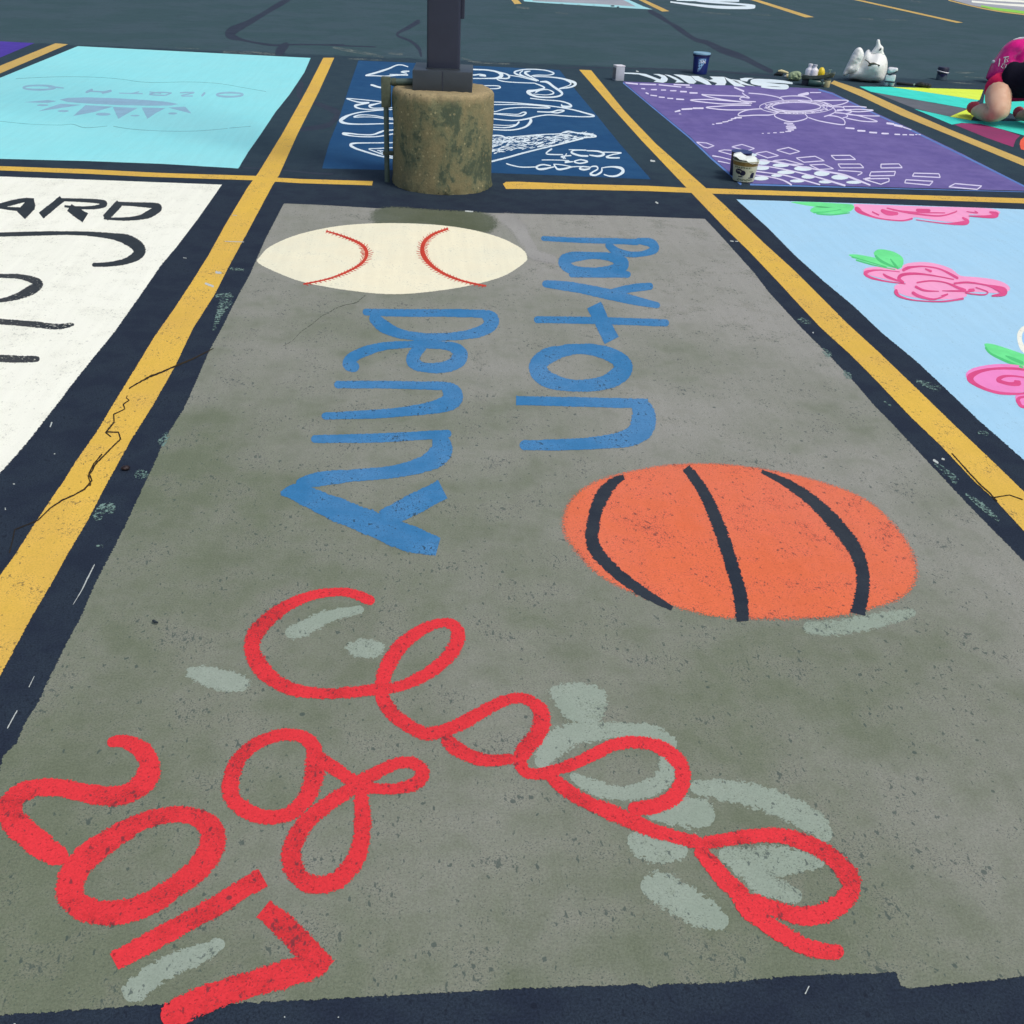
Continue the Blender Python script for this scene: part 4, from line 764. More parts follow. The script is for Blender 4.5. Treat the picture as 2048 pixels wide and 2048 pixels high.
# ------------------------------------------------------------------ lamp post on its concrete base
m, nt, b = base_mat('stained_concrete')
tc = N(nt, 'ShaderNodeTexCoord').outputs['Object']
mpn = N(nt, 'ShaderNodeMapping'); mpn.inputs['Scale'].default_value = (1, 1, .6); nt.links.new(tc, mpn.inputs[0])
n1 = noise_(nt, mpn.outputs[0], 5.5, 5, .7, .4); n2 = noise_(nt, tc, 26, 5, .7); n3 = noise_(nt, tc, 95, 4, .7); n4 = noise_(nt, tc, 14, 3, .6)
c = mixc(nt, ramp(nt, n1, .38, .62), S(142, 134, 103), S(114, 121, 97))
c = mixc(nt, ramp(nt, math_(nt, 'ADD', math_(nt, 'MULTIPLY', n1, .6), math_(nt, 'MULTIPLY', n2, .4)), .505, .58), c, S(80, 93, 80))
c = mixc(nt, math_(nt, 'MULTIPLY', ramp(nt, math_(nt, 'ADD', math_(nt, 'MULTIPLY', n4, .5), math_(nt, 'MULTIPLY', n2, .5)), .6, .68), .5), c, S(164, 146, 106))
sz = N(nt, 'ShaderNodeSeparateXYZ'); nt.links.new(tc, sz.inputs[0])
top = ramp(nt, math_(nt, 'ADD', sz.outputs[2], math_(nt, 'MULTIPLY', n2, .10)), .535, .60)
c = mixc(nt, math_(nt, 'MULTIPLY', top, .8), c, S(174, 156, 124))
vo = N(nt, 'ShaderNodeTexVoronoi'); vo.inputs['Scale'].default_value = 46; nt.links.new(tc, vo.inputs['Vector'])
vs = N(nt, 'ShaderNodeSeparateColor'); nt.links.new(vo.outputs['Color'], vs.inputs[0])
spk = math_(nt, 'MULTIPLY', ramp(nt, math_(nt, 'SUBTRACT', vo.outputs['Distance'], math_(nt, 'MULTIPLY', n2, .5)), .12, .02), ramp(nt, vs.outputs[0], .84, .88))
c = mixc(nt, math_(nt, 'MULTIPLY', spk, .4), c, S(206, 194, 152))
spk2 = math_(nt, 'MULTIPLY', ramp(nt, vo.outputs['Distance'], .26, .18), ramp(nt, vs.outputs[1], .93, .95))
c = mixc(nt, math_(nt, 'MULTIPLY', spk2, .9), c, S(48, 52, 46))
c = mixc(nt, math_(nt, 'MULTIPLY', ramp(nt, n3, .35, .7), .4), c, S(86, 86, 66))
nt.links.new(c, b.inputs['Base Color']); b.inputs['Roughness'].default_value = .92; b.inputs['Specular IOR Level'].default_value = .15
bp = N(nt, 'ShaderNodeBump'); bp.inputs['Strength'].default_value = .6; bp.inputs['Distance'].default_value = .006
nt.links.new(math_(nt, 'ADD', n2, math_(nt, 'MULTIPLY', n3, .6)), bp.inputs['Height']); nt.links.new(bp.outputs[0], b.inputs['Normal'])
M['concrete'] = m
M['bronze'] = plain('dark_bronze_metal', S(48, 54, 74), .45, .06, 8, 0, .45)
M['cap'] = plain('bronze_cover_metal', S(58, 66, 76), .4, .08, 8, 0, .5)
M['conduit'] = plain('grey_green_conduit', S(82, 102, 98), .5, .12, 25, 0, .4)
M['fitting'] = plain('dull_conduit_body', S(88, 98, 84), .6, .15, 30, 0, .3)
cxy = Vector((-.277, -.074, 0)); HB = .553; RB = .297
d = cxy-CAM; rzp = math.atan2(-d.x, d.y)
post = thing('lamp_post', 'dark square lamp post bolted on a stained round concrete base', 'lamp post', cxy, rzp)
V, Fc = [], []
prof = [(RB*.985, -.03), (RB*.99, 0), (RB*1.0, .012), (RB*1.0, .05), (RB, .10), (RB, .16), (RB, .22), (RB, .28), (RB, .34), (RB, .40), (RB, .46), (RB, .495), (RB*.995, .525), (RB*.975, .541), (RB*.94, .550), (RB*.88, .553), (RB*.7, .553), (RB*.4, .553), (0.001, .553)]
n = 96
for k, (r, z) in enumerate(prof):
    for i in range(n):
        a = 6.28318*i/n; p = Vector((math.cos(a), math.sin(a), z*1.6))
        dd = noise.fractal(p*3.1, 1, 2, 5)*.008+noise.fractal(p*14, 1, 2, 3)*.004-.012*max(0, noise.noise(p*8+Vector((9, 2, 5)))-.35)/.65
        if .48 < z < .5525: dd -= max(0, noise.noise(p*5+Vector((4, 1, 0))))*.03
        if z < .03: dd += noise.fractal(p*11, 1, 2, 3)*.012+.004
        rr = r+dd if r > .25 else r
        V.append((rr*math.cos(a), rr*math.sin(a), z+(noise.noise(p*9)*.004 if r < .3 and r > .01 else 0)))
for k in range(len(prof)-1):
    for i in range(n): j = (i+1) % n; Fc.append((k*n+i, k*n+j, (k+1)*n+j, (k+1)*n+i))
o = mesh_obj('concrete_base', V, Fc, M['concrete'], post, smooth=True)
CW = .170; PW = .094
rotp = Matrix.Rotation(math.radians(-2), 4, 'Z')
cov_ = box('base_cover', (-CW, -CW, HB-.004), (CW, CW, HB+.107), M['cap'], post, .006, rot=rotp)
box('cover_seam', (.0, -CW-.0025, HB), (.004, -CW+.002, HB+.105), M['bronze'], cov_, 0, rot=rotp)
box('pole', (-PW, -PW, HB+.10), (PW, PW, 7.6), M['bronze'], post, .016, 3, rot=rotp)
box('pole_collar', (-PW-.005, -PW-.005, HB+.1075), (PW+.005, PW+.005, HB+.112), M['cap'], post, .002, rot=rotp)
box('hand_hole_cover', (PW-.002, -.05, HB+.37), (PW+.021, .05, HB+.70), M['bronze'], post, .004, rot=rotp)
hd = box('lamp_head', (-.22, -1.05, 7.45), (.22, -.30, 7.68), M['bronze'], post, .03)
box('lamp_arm', (-.04, -.31, 7.53), (.04, -PW+.01, 7.60), M['bronze'], post, .006)
# conduit on the left side
XC = -.334; YC = -.01
cn = tube('conduit', [(XC, YC, -.02), (XC, YC, .2), (XC, YC, .44)], .0155, M['conduit'], post, 14)
box('conduit_body', (XC-.027, YC-.026, .43), (XC+.028, YC+.026, .597), M['fitting'], cn, .007)
tube('cross_conduit', [(XC+.018, YC, .570), (XC+.09, YC, .573), (-CW+.005, YC, .576)], .0185, M['conduit'], cn, 14)
tube('coupling', [(XC+.034, YC, .570), (XC+.06, YC, .571)], .0225, M['fitting'], cn, 14)
box('conduit_strap', (XC-.022, YC-.021, .16), (XC+.04, YC+.021, .18), M['fitting'], cn, .003)

# ------------------------------------------------------------------ paint tub at the purple stall's corner
M['tubwhite'] = plain('white_printed_plastic', S(196, 202, 182), .45, .05, 12)
M['tubgold'] = plain('gold_brown_band', S(136, 116, 66), .5, .2, 60)
M['ink'] = plain('navy_ink', S(28, 34, 62), .5, .05)
M['greenink'] = plain('green_ink', S(96, 112, 86), .5, .1)
M['foil'] = plain('white_foil', S(238, 246, 246), .35, .03, 30)
M['navy'] = plain('navy_plastic', S(28, 30, 78), .35, .08)
M['cobalt'] = plain('cobalt_plastic', S(26, 42, 116), .35, .1)
M['palelid'] = plain('pale_blue_lid', S(132, 176, 206), .4, .08)
M['bluelabel'] = plain('light_blue_print', S(84, 146, 214), .4, .3, 60, c2=S(160, 200, 236))
M['tin'] = plain('pale_grey_tin', S(182, 190, 206), .45, .06)
M['tinshade'] = plain('shaded_tin_grey', S(96, 112, 134), .5, .06)
M['bag'] = plain('white_plastic_film', S(244, 246, 250), .38, .04, 18, bump=.4)
M['pinkbag'] = plain('glossy_hot_pink_plastic', S(250, 22, 150), .2, .12, 14, spec=.6, bump=.2)
M['darkrubber'] = plain('black_rubber', S(34, 40, 46), .6, .1, 40, bump=.3)
M['cloth'] = plain('pale_green_cloth', S(158, 178, 146), .85, .15, 40, bump=.5)
M['cream'] = plain('cream_plastic', S(222, 212, 166), .5, .08)
M['tray'] = plain('smoky_grey_plastic', S(104, 116, 104), .35, .18, 30)
M['greenbottle'] = plain('dark_teal_plastic', S(56, 88, 88), .3, .15, 20)
M['yellowp'] = plain('bright_yellow_plastic', S(232, 206, 48), .35, .08)
M['whitep'] = plain('white_plastic', S(232, 232, 244), .4, .05)
M['strap'] = plain('dark_band', S(48, 56, 72), .5, .08)
M['silver'] = plain('pale_metal', S(156, 182, 172), .35, .06, metal=.4)
M['clear'] = plain('smoky_clear_glass', S(84, 100, 116), .15, .1)
M['stone'] = plain('dark_brown_stone', S(40, 26, 30), .55, .2, 60)
M['leafbit'] = plain('dark_leaf_scrap', S(46, 58, 66), .7, .2, 60)

def arc_patch(name, r0, z0, r1, z1, a0, a1, mat, parent, off=.0008, na=10, nz=6, shape=None):
    """print wrapped on a tapering tub: radius r0 at z0 .. r1 at z1; shape(u, v) keeps cells"""
    V, Fc, idx = [], [], {}
    def vert(i, k):
        if (i, k) not in idx:
            a = a0+(a1-a0)*i/na; t = k/nz; r = r0+(r1-r0)*t+off
            idx[(i, k)] = len(V); V.append((r*math.sin(a), -r*math.cos(a), z0+(z1-z0)*t))
        return idx[(i, k)]
    for i in range(na):
        for k in range(nz):
            if shape is None or shape((i+.5)/na, (k+.5)/nz): Fc.append((vert(i, k), vert(i+1, k), vert(i+1, k+1), vert(i, k+1)))
    return mesh_obj(name, V, Fc, mat, parent, smooth=True)
b_, rz, k = cyl_frame(1486, 362)
tub = thing('paint_tub', 'small white printed tub with peeled lid at the purple stall corner', 'tub', (b_.x, b_.y, .004), rz+.0)
H = .128; r0, r1 = 21.0*k, 25.0*k
lathe_o('body', [(r0*.93, 0), (r0, .004), (r1, H), (r1*1.03, H+.002), (r1*1.03, H+.005), (r1*.97, H+.005), (r1*.95, H-.004), (r0*.95, H*.55), (0.0005, H*.55)], M['tubwhite'], tub, 40)
rad = lambda z: r0+(r1-r0)*z/H
def band(nm, z0, z1, a0, a1, mt, shape=None, off=.0008, na=14, nz=6): return arc_patch(nm, rad(z0), z0, rad(z1), z1, a0, a1, M[mt], tub, off, na, nz, shape)
band('gold_band', H*.80, H*.99, -1.5, 1.5, 'tubgold', na=20)
glyph = lambda seed, cols: (lambda u, v: (math.sin(u*cols*6.283+seed)+math.sin(u*cols*2.1+v*7+seed*2)) > -.15 and not (.42 < v < .58 and math.sin(u*cols*9+seed) > .1))
band('lettering', H*.69, H*.765, -.95, .55, 'greenink', glyph(.3, 7), na=56, nz=6)
blob = lambda u, v: ((u-.35)/.35)**2+((v-.6)/.42)**2 < 1 or ((u-.72)/.28)**2+((v-.4)/.42)**2 < 1
lg = band('logo', H*.34, H*.66, -.82, .12, 'ink', blob, na=40, nz=30)
for (u0, v0, l) in ((.22, .68, .09), (.45, .58, .13), (.5, .62, .06)):
    arc_patch('logo_curl', rad(H*.34), H*.34, rad(H*.66), H*.66, -.82, .12, M['tubwhite'], lg, .0016, 60, 44, lambda u, v: abs(math.hypot((u-u0)*1.1, v-v0)-l) < .022 and (u-u0+v-v0) > -.05)
band('small_caption', H*.26, H*.31, -.50, -.10, 'ink', na=10, nz=2)
band('side_logo', H*.22, H*.50, .42, .98, 'ink', lambda u, v: u > .25+.35*abs(v-.45) or v < .14, na=24, nz=20)
band('side_caption', H*.52, H*.58, .42, .78, 'greenink', glyph(1.1, 4), na=24, nz=4)
band('bottom_lettering', H*.09, H*.18, -.62, .88, 'greenink', glyph(2.2, 12), na=70, nz=6)
# peeled lid: disc folded up at the back right
V, Fc = [], []
for j in range(7):
    for i in range(24):
        a = 6.28318*i/24; r = r1*1.06*j/6; x, y = r*math.cos(a), r*math.sin(a)
        V.append((x, y, H+.006+max(0, -x-.2*y)*.20+.035*max(0, y/r1)**1.5*(.6+.4*math.sin(a*3))-max(0, x)*.22+ .004*math.sin(a*7)*j/6))
for j in range(6):
    for i in range(24): q_ = (i+1) % 24; Fc.append((j*24+i, j*24+q_, (j+1)*24+q_, (j+1)*24+i))
ld = mesh_obj('peeled_lid', V, Fc, M['foil'], tub, smooth=True)
md = ld.modifiers.new('t', 'SOLIDIFY'); md.thickness = .0012
b_, rz, k = cyl_frame(1477, 351)
nc = thing('navy_cup', 'dark navy cup standing just behind the white printed tub', 'cup', (b_.x, b_.y, .004), rz)
hc = 44*k
lathe_o('body', [(17*k, 0), (18*k, .003), (20*k, hc), (20.6*k, hc+.002), (19*k, hc+.002), (16*k, .01), (.0005, .01)], M['navy'], nc, 28)
lathe_o('rim', [(19.6*k, hc+.001), (21*k, hc+.002), (21*k, hc+.005), (19.4*k, hc+.005)], M['cobalt'], nc, 28)

# ------------------------------------------------------------------ blue tub with lid
b_, rz, k = cyl_frame(1399, 147.5)
t = thing('blue_tub', 'tall cobalt blue tub with pale lid standing on the bare asphalt', 'tub', (b_.x, b_.y, 0), rz)
h = 38*k; r0, r1 = 14*k, 16.2*k
lathe_o('body', [(r0*.95, 0), (r0, .004), (r1, h), (r1*.9, h)], M['cobalt'], t, 32)
l = lathe_o('lid', [(r1*1.01, h-.012), (r1*1.06, h-.012), (r1*1.07, h+.004), (r1*1.03, h+.008), (r1*.96, h+.006), (.0005, h+.006)], M['palelid'], t, 32)
lathe_o('lid_band', [(r1*1.03, h-.03), (r1*1.09, h-.028), (r1*1.09, h-.010), (r1*1.03, h-.008)], M['navy'], l, 32)
rad2 = lambda z: r0+(r1-r0)*z/h
def lab(u, v): return u < .12+.9*v and math.sin(u*23+v*9)+math.sin(v*31-u*6) > -.9 and v > .05+.5*u*(1-v)
arc_patch('label', rad2(h*.10), h*.10, rad2(h*.78), h*.78, -.30, .75, M['bluelabel'], t, .001, 30, 40, lab)
arc_patch('label_text', rad2(h*.56), h*.56, rad2(h*.70), h*.70, -.15, .62, M['whitep'], t, .0022, 40, 8, glyph(.7, 6))

# ------------------------------------------------------------------ pale box at the stall corner
b_, rz, k = cyl_frame(1236, 160.5)
t = thing('paint_tin', 'small pale grey square tin on the asphalt by the purple stall corner', 'tin', (b_.x, b_.y, .0), rz+.38)
wd = 9.2*k; h = 26*k
box('body', (-wd, -wd, 0), (wd, wd, h), M['tin'], t, .006)
box('lid', (-wd-.002, -wd-.002, h+.0005), (wd+.002, wd+.002, h+.012), M['whitep'], t, .005)
box('shaded_side', (-wd-.0015, -wd+.006, .012), (-wd+.001, wd-.006, h-.012), M['tinshade'], t, 0)  # shade of the tin's left face, painted in as a darker panel

# ------------------------------------------------------------------ the tray of paint things
def local(px, py, dpx=0, dpy=0): return cyl_frame(px, py)
b_, rz, k = cyl_frame(1632, 172)
t = thing('paint_tray', 'smoky grey plastic tray raised on bottles, loaded with white and yellow bottles', 'tray', (b_.x, b_.y, 0), rz)
# shallow boat shaped tray, tilted
V, Fc = [], []; L_, D_ = 33*k, 16*k
for j, (s, z) in enumerate(((.62, .075), (.9, .085), (1, .118), (.97, .118), (.86, .092), (.55, .083))):
    for i in range(36):
        a = 6.28318*i/36; ex = abs(math.cos(a))**.5*math.copysign(1, math.cos(a)); ey = abs(math.sin(a))**.5*math.copysign(1, math.sin(a))
        x = L_*s*ex; V.append((x, D_*s*ey, z+x*.14+.006*math.sin(a*5)))
for j in range(5):
    for i in range(36): q_ = (i+1) % 36; Fc.append((j*36+i, j*36+q_, (j+1)*36+q_, (j+1)*36+i))
Fc.append(tuple(range(36))[::-1]); Fc.append(tuple(range(180, 216)))
o = mesh_obj('tray_body', V, Fc, M['tray'], t); shade(o, .9)
def bottle(name, label, x, y, z, r, h, mat, capmat, lean=0, cat='bottle', group=None, capr=.45, neck=.72):
    p = Vector((x, y, 0)); p.rotate(Matrix.Rotation(rz, 3, 'Z'))
    bt = thing(name, label, cat, (b_.x+p.x, b_.y+p.y, z), rz, group)
    bt.rotation_euler = (0, lean, rz)
    lathe_o('body', [(r*.85, 0), (r, .006), (r, h*.5), (r*.92, h*.6), (r*.5, h*neck), (r*.45, h*.86), (.0005, h*.86)], M[mat], bt, 20)
    lathe_o('cap', [(r*capr, h*.86), (r*capr*1.15, h*.87), (r*capr*1.15, h*.99), (r*capr*.9, h), (.0005, h)], M[capmat], bt, 16)
    return bt
bottle('white_bottle', 'white bottle at the left end of the grey tray', -17*k, 3*k, .082, 8.5*k, 24*k, 'whitep', 'whitep')
bottle('white_bottle', 'white bottle with lilac neck, in the middle of the grey tray', -8*k, -1*k, .086, 8*k, 23*k, 'whitep', 'tin')
p = Vector((5.5*k, 0, 0)); p.rotate(Matrix.Rotation(rz, 3, 'Z'))
yb = thing('yellow_bottle', 'egg shaped bright yellow bottle sitting on the grey tray', 'bottle', (b_.x+p.x, b_.y+p.y, .09), rz)
lathe_o('body', [(5*k, 0), (6.6*k, 4*k), (7.1*k, 8*k), (6*k, 13*k), (4*k, 16.5*k), (2*k, 18*k), (.0005, 18.4*k)], M['yellowp'], yb, 20)
lathe_o('base_ring', [(5.2*k, -.002), (7*k, .004), (7*k, .010), (6*k, .012)], M['cream'], yb, 20)
p = Vector((22*k, 1*k, 0)); p.rotate(Matrix.Rotation(rz, 3, 'Z'))
sc = thing('scraper', 'thin pale T shaped scraper standing up at the right of the tray', 'scraper', (b_.x+p.x, b_.y+p.y, .098), rz)
tube('stem', [(0, 0, 0), (0, 0, 12.5*k)], .9*k, M['silver'], sc, 8)
box('blade', (-3.4*k, -.6*k, 12*k), (3.4*k, .6*k, 13.6*k), M['silver'], sc, .001)
# bottles under the tray
p = Vector((0*k, -9*k, 0)); p.rotate(Matrix.Rotation(rz, 3, 'Z'))
ub = thing('teal_bottle', 'dark teal bottle lying under the front of the grey tray', 'bottle', (b_.x+p.x, b_.y+p.y, .0), rz+.12)
R_ = 6.8*k
V, Fc = lathe([(R_*.9, -16*k), (R_, -15*k), (R_, 6*k), (R_*.75, 9*k), (R_*.4, 11*k), (R_*.38, 13*k)], 24)
mesh_obj('body', [(z, y, x+R_) for x, y, z in V], Fc, M['greenbottle'], ub, smooth=True)
V, Fc = lathe([(R_*.44, 11.5*k), (R_*.5, 12*k), (R_*.5, 15*k), (R_*.3, 15.5*k)], 16)
mesh_obj('cap', [(z, y, x+R_) for x, y, z in V], Fc, M['silver'], ub, smooth=True)
p = Vector((20*k, -4*k, 0)); p.rotate(Matrix.Rotation(rz, 3, 'Z'))
jb = thing('cream_jar', 'short cream jar under the right end of the grey tray', 'jar', (b_.x+p.x, b_.y+p.y, 0), rz)
lathe_o('body', [(5.5*k, 0), (6*k, .004), (7*k, .066), (6.5*k, .068)], M['cream'], jb, 20)
lathe_o('lid', [(7*k, .0685), (7.2*k, .0685), (7.2*k, .078), (.0005, .079)], M['tray'], jb, 20)
p = Vector((-20*k, 0, 0)); p.rotate(Matrix.Rotation(rz, 3, 'Z'))
bx_ = thing('dark_block', 'dark box propping up the left end of the grey tray', 'box', (b_.x+p.x, b_.y+p.y, 0), rz)
box('body', (-9*k, -8*k, 0), (9*k, 8*k, .052), M['strap'], bx_, .006); box('lid', (-9.4*k, -8.4*k, .0525), (9.4*k, 8.4*k, .062), M['darkrubber'], bx_, .003)

b_, rz, k = cyl_frame(1588, 161)
t = thing('crumpled_cloth', 'crumpled pale green cloth left of the grey tray', 'cloth', (b_.x, b_.y, 0), rz)
inflate('cloth', [(-10*k, .001), (9*k, .002), (13*k, 7*k), (11*k, 15*k), (4*k, 18*k), (-6*k, 16*k), (-12*k, 12*k), (-12*k, 5*k)], .05, M['cloth'], t, wr=.02, ws=40)
b_, rz, k = cyl_frame(1574, 156)
t = thing('cream_bottle', 'cream tube leaning on the pale green cloth', 'bottle', (b_.x, b_.y, 0), rz)
tube('body', [(-1.5*k, 0, 3.4*k), (4*k, 0, 5*k), (8*k, 1*k, 7.5*k)], [4*k, 3.8*k, 3.4*k], M['cream'], t, 14); tube('cap', [(-5*k, 0, 2.6*k), (-1.4*k, 0, 3.4*k)], [1.6*k, 2.4*k], M['whitep'], t, 12)
b_, rz, k = cyl_frame(1561, 151.5)
t = thing('paint_brush', 'paint brush with black bristles and cream handle beside the cloth', 'brush', (b_.x, b_.y, 0), rz)
inflate('bristles', [(-13*k, .001), (2*k, .001), (5*k, 4*k), (3*k, 8*k), (-4*k, 8*k), (-10*k, 5*k)], 5*k, M['darkrubber'], t, wr=.004, ws=80)
tube('handle', [(-6*k, -2*k, 8.3*k), (0, -2*k, 9*k), (6*k, -2*k, 8*k), (14*k, -1*k, 6.4*k)], [1.6*k, 3*k, 2.6*k, 1.6*k], M['cream'], t, 12)

# ------------------------------------------------------------------ white carrier bag
b_, rz, k = cyl_frame(1733, 163)
t = thing('carrier_bag', 'white plastic carrier bag with raised handle, standing open behind the yellow line', 'bag', (b_.x, b_.y, 0), rz)
k3 = 1/13.8*k
def loc3(p): return ((p[0]-870)*k3, (1150-p[1])*k3)
inflate('bag_body', [loc3(p) for p in ((380,1120),(620,1145),(900,1150),(1120,1140),(1290,1090),(1340,900),(1335,700),(1280,540),(1180,420),(1060,380),(860,410),(770,345),(690,400),(600,560),(480,740),(360,960))], .16, M['bag'], t, wr=.028, ws=9, R=.16)
inflate('bag_mouth', [loc3(p) for p in ((215,960),(290,700),(370,430),(450,310),(550,290),(640,390),(665,520),(610,760),(600,860),(500,940),(360,970),(260,1030))], .05, M['bag'], t, wr=.02, ws=14, y0=-.10, R=.06)
hdl = inflate('bag_handle', [loc3(p) for p in ((840,430),(920,240),(925,90),(990,80),(1045,190),(1130,260),(1145,350),(1190,440),(1060,470))], .03, M['bag'], t, wr=.008, ws=18, y0=-.02, R=.04)
patch_v = [loc3(p) for p in ((1030,350),(1045,290),(1075,268),(1090,300),(1070,335))]
V = [(x, -.058, z) for x, z in patch_v]+[(x, -.046, z) for x, z in patch_v]
mesh_obj('handle_hole', V, [tuple(range(5)), tuple(range(9, 4, -1))]+[(i, 5+i, 5+(i+1) % 5, (i+1) % 5) for i in range(5)], M['strap'], hdl)
M['bagprint'] = plain('grey_brown_print', S(84, 84, 72), .5, .2, 40)
zz = [loc3(p) for p in ((720,560),(820,610),(860,650),(960,640),(1130,685))]
tube('printed_mark', [(x, -.168-.012*math.sin(i), z) for i, (x, z) in enumerate(zz)], [.004, .006, .010, .012, .007], M['bagprint'], t, 10)
tube('printed_mark', [(loc3(p)[0], -.172, loc3(p)[1]) for p in ((830,700), (900,690))], [.008, .006], M['bagprint'], t, 10)
# ------------------------------------------------------------------ banded white container next to it
b_, rz, k = cyl_frame(1777, 172.5)
t = thing('banded_container', 'small white container with dark bands beside the carrier bag', 'container', (b_.x, b_.y, .004), rz)
box('body', (-9*k, -6*k, 9*k), (10*k, 6*k, 21*k), M['whitep'], t, .012); box('dark_band', (-9.6*k, -6.4*k, 7*k), (9.6*k, 6.4*k, 9*k), M['strap'], t, .003)
lathe_o('foot', [(4.6*k, 0), (5*k, .003), (5*k, 6.6*k), (4*k, 7*k)], M['tin'], t, 16, -5.2*k); lathe_o('foot', [(4.6*k, 0), (5*k, .003), (5*k, 6.6*k), (4*k, 7*k)], M['tin'], t, 16, 5.2*k)
inflate('flap', [(-7*k, 23*k), (4*k, 23.5*k), (10.5*k, 27*k), (10.5*k, 33.5*k), (4*k, 34.5*k), (-5*k, 34.5*k), (-8.5*k, 31*k)], 5*k, M['whitep'], t, wr=.004, ws=40)
tube('strap', [(-8*k, -3*k, 21.5*k), (-2*k, -5.5*k, 21*k), (4*k, -5.5*k, 24*k), (10.5*k, -3*k, 28.5*k)], 1.3*k, M['strap'], t, 8)
# ------------------------------------------------------------------ black roller / brush on the ground
b_, rz, k = cyl_frame(1826, 173.5)
t = thing('paint_roller', 'black paint roller lying along the edge of the lime triangle', 'roller', (b_.x, b_.y, .004), rz-.05)
tube('handle', [(-33*k, 0, 2.6*k), (-31*k, 0, 2.8*k), (-5*k, 0, 3*k), (0, 0, 3*k)], [2*k, 2.8*k, 2.6*k, 2*k], M['darkrubber'], t, 12)
tube('ferrule', [(0, 0, 3*k), (5*k, 0, 3*k)], 2.2*k, M['silver'], t, 12)
rs_ = inflate('roller_sleeve', [(4*k, .5*k), (28*k, 0), (33*k, 1.5*k), (34*k, 6*k), (30*k, 8*k), (20*k, 8.5*k), (14*k, 10*k), (8*k, 8*k), (3*k, 5*k)], 4*k, M['darkrubber'], t, wr=.004, ws=60)
# ------------------------------------------------------------------ small navy jar
b_, rz, k = cyl_frame(1882, 159.5)
t = thing('small_jar', 'little jar with navy lid standing alone on the asphalt', 'jar', (b_.x, b_.y, 0), rz)
lathe_o('glass', [(9.5*k, 0), (10.3*k, .003), (10.3*k, 12*k), (9.4*k, 13*k), (.0005, 13*k)], M['clear'], t, 24)
l = lathe_o('lid', [(10.6*k, 13.1*k), (11*k, 13.2*k), (11*k, 22*k), (10*k, 23.5*k), (.0005, 23.5*k)], M['ink'], t, 24)
arc_patch('paint_drip', 10.3*k, 6*k, 10.3*k, 12*k, -.9, 1.0, M['navy'], t, .001, 16, 6, lambda u, v: v > .3+.4*math.sin(u*9))
V, Fc = lathe([(11.1*k, 14.5*k), (11.5*k, 14.7*k), (11.5*k, 16.3*k), (11.1*k, 16.5*k)], 24); mesh_obj('white_band', [(x, y, z-x*.15) for x, y, z in V], Fc, M['whitep'], l, smooth=True)

# ------------------------------------------------------------------ pink bag
b_, rz, k = cyl_frame(1980, 165)
t = thing('pink_bag', 'glossy hot pink plastic bag standing behind the kneeling person', 'bag', (b_.x, b_.y, 0), rz)
ke = k/7.73
def loc1(p): return ((p[0]-1020)*ke, (812-p[1])*ke)
bd = inflate('bag_body', [loc1(p) for p in ((1200,185),(1330,150),(1445,118),(1512,225),(1490,310),(1440,420),(1360,660),(1290,740),(1190,795),(1050,808),(960,770),(945,720),(970,560),(1020,430),(1090,280))], .13, M['pinkbag'], t, wr=.028, ws=11, R=.17, seed=3)
tp = [loc1(p) for p in ((1195,190),(1280,165),(1340,155),(1445,122))]
tube('folded_rim', [(x, -.012, z) for x, z in tp], [.006, .014, .010, .006], M['whitep'], bd, 8)
for pp in ([(1070,450),(1078,500),(1082,555)], [(1120,430),(1190,412)], [(1145,425),(1150,500)], [(1195,430),(1170,455),(1195,480),(1165,490)], [(1120,560),(1130,520),(1165,515),(1150,575),(1120,560)], [(1180,575),(1185,520)], [(1200,570),(1210,525),(1225,570)], [(1215,505),(1250,500),(1225,575)]):
    tube('printed_stroke', [(loc1(p)[0], -.142, loc1(p)[1]) for p in pp], .0045, M['whitep'], bd, 6)
lathe_o('snap_button', [(.006, 0), (.017, .002), (.018, .008), (.012, .013), (.0005, .014)], M['whitep'], bd, 16)
sb = bd.children[-1]; x, z = loc1((995, 508)); sb.location = (x, -.05, z); sb.rotation_euler = (math.radians(90), 0, -.4)
b_, rz, k = cyl_frame(2042, 162)
t = thing('yellow_gloves', 'yellow rubber gloves with white cuff behind the pink bag', 'gloves', (b_.x, b_.y, 0), rz)
inflate('glove', [(-22*k, 25*k), (-10*k, 27*k), (-2*k, 33*k), (6*k, 40*k), (14*k, 40*k), (16*k, 10*k), (10*k, .001), (0, .001), (-4*k, 18*k), (-12*k, 22*k)], .04, M['yellowp'], t, wr=.01, ws=30)
inflate('cuff', [(-8*k, 20*k), (0, 19*k), (5*k, 24*k), (2*k, 31*k), (-5*k, 30*k)], .03, M['whitep'], t, y0=-.04)

# ------------------------------------------------------------------ bits on the ground
b_, rz, k = cyl_frame(252, 940)
bm = bmesh.new(); bmesh.ops.create_icosphere(bm, subdivisions=3, radius=1)
for v in bm.verts:
    f = 1+.14*noise.noise(v.co*1.7); v.co = Vector((v.co.x*8.6*k*f, v.co.y*7*k*f, (v.co.z*.5+.5)*10*k*f))
me = bpy.data.meshes.new('pebble'); bm.to_mesh(me); bm.free(); me.materials.append(M['stone']); me.polygons.foreach_set('use_smooth', [True]*len(me.polygons))
pb = bpy.data.objects.new('pebble', me); col.objects.link(pb); pb.location = (b_.x, b_.y, 0); pb.rotation_euler = (0, 0, rz)
tag(pb, 'small dark brown pebble on the black strip beside the left yellow line', 'pebble')
b_, rz, k = cyl_frame(311, 1248)
lf = tube('leaf_scrap', [(-4*k, 5*k, .004), (-3*k, 2*k, .0045), (0, -3*k, .0045), (5*k, -7*k, .004)], [1.4*k, 3*k, 2.8*k, 1.5*k], M['leafbit'], None, 10)
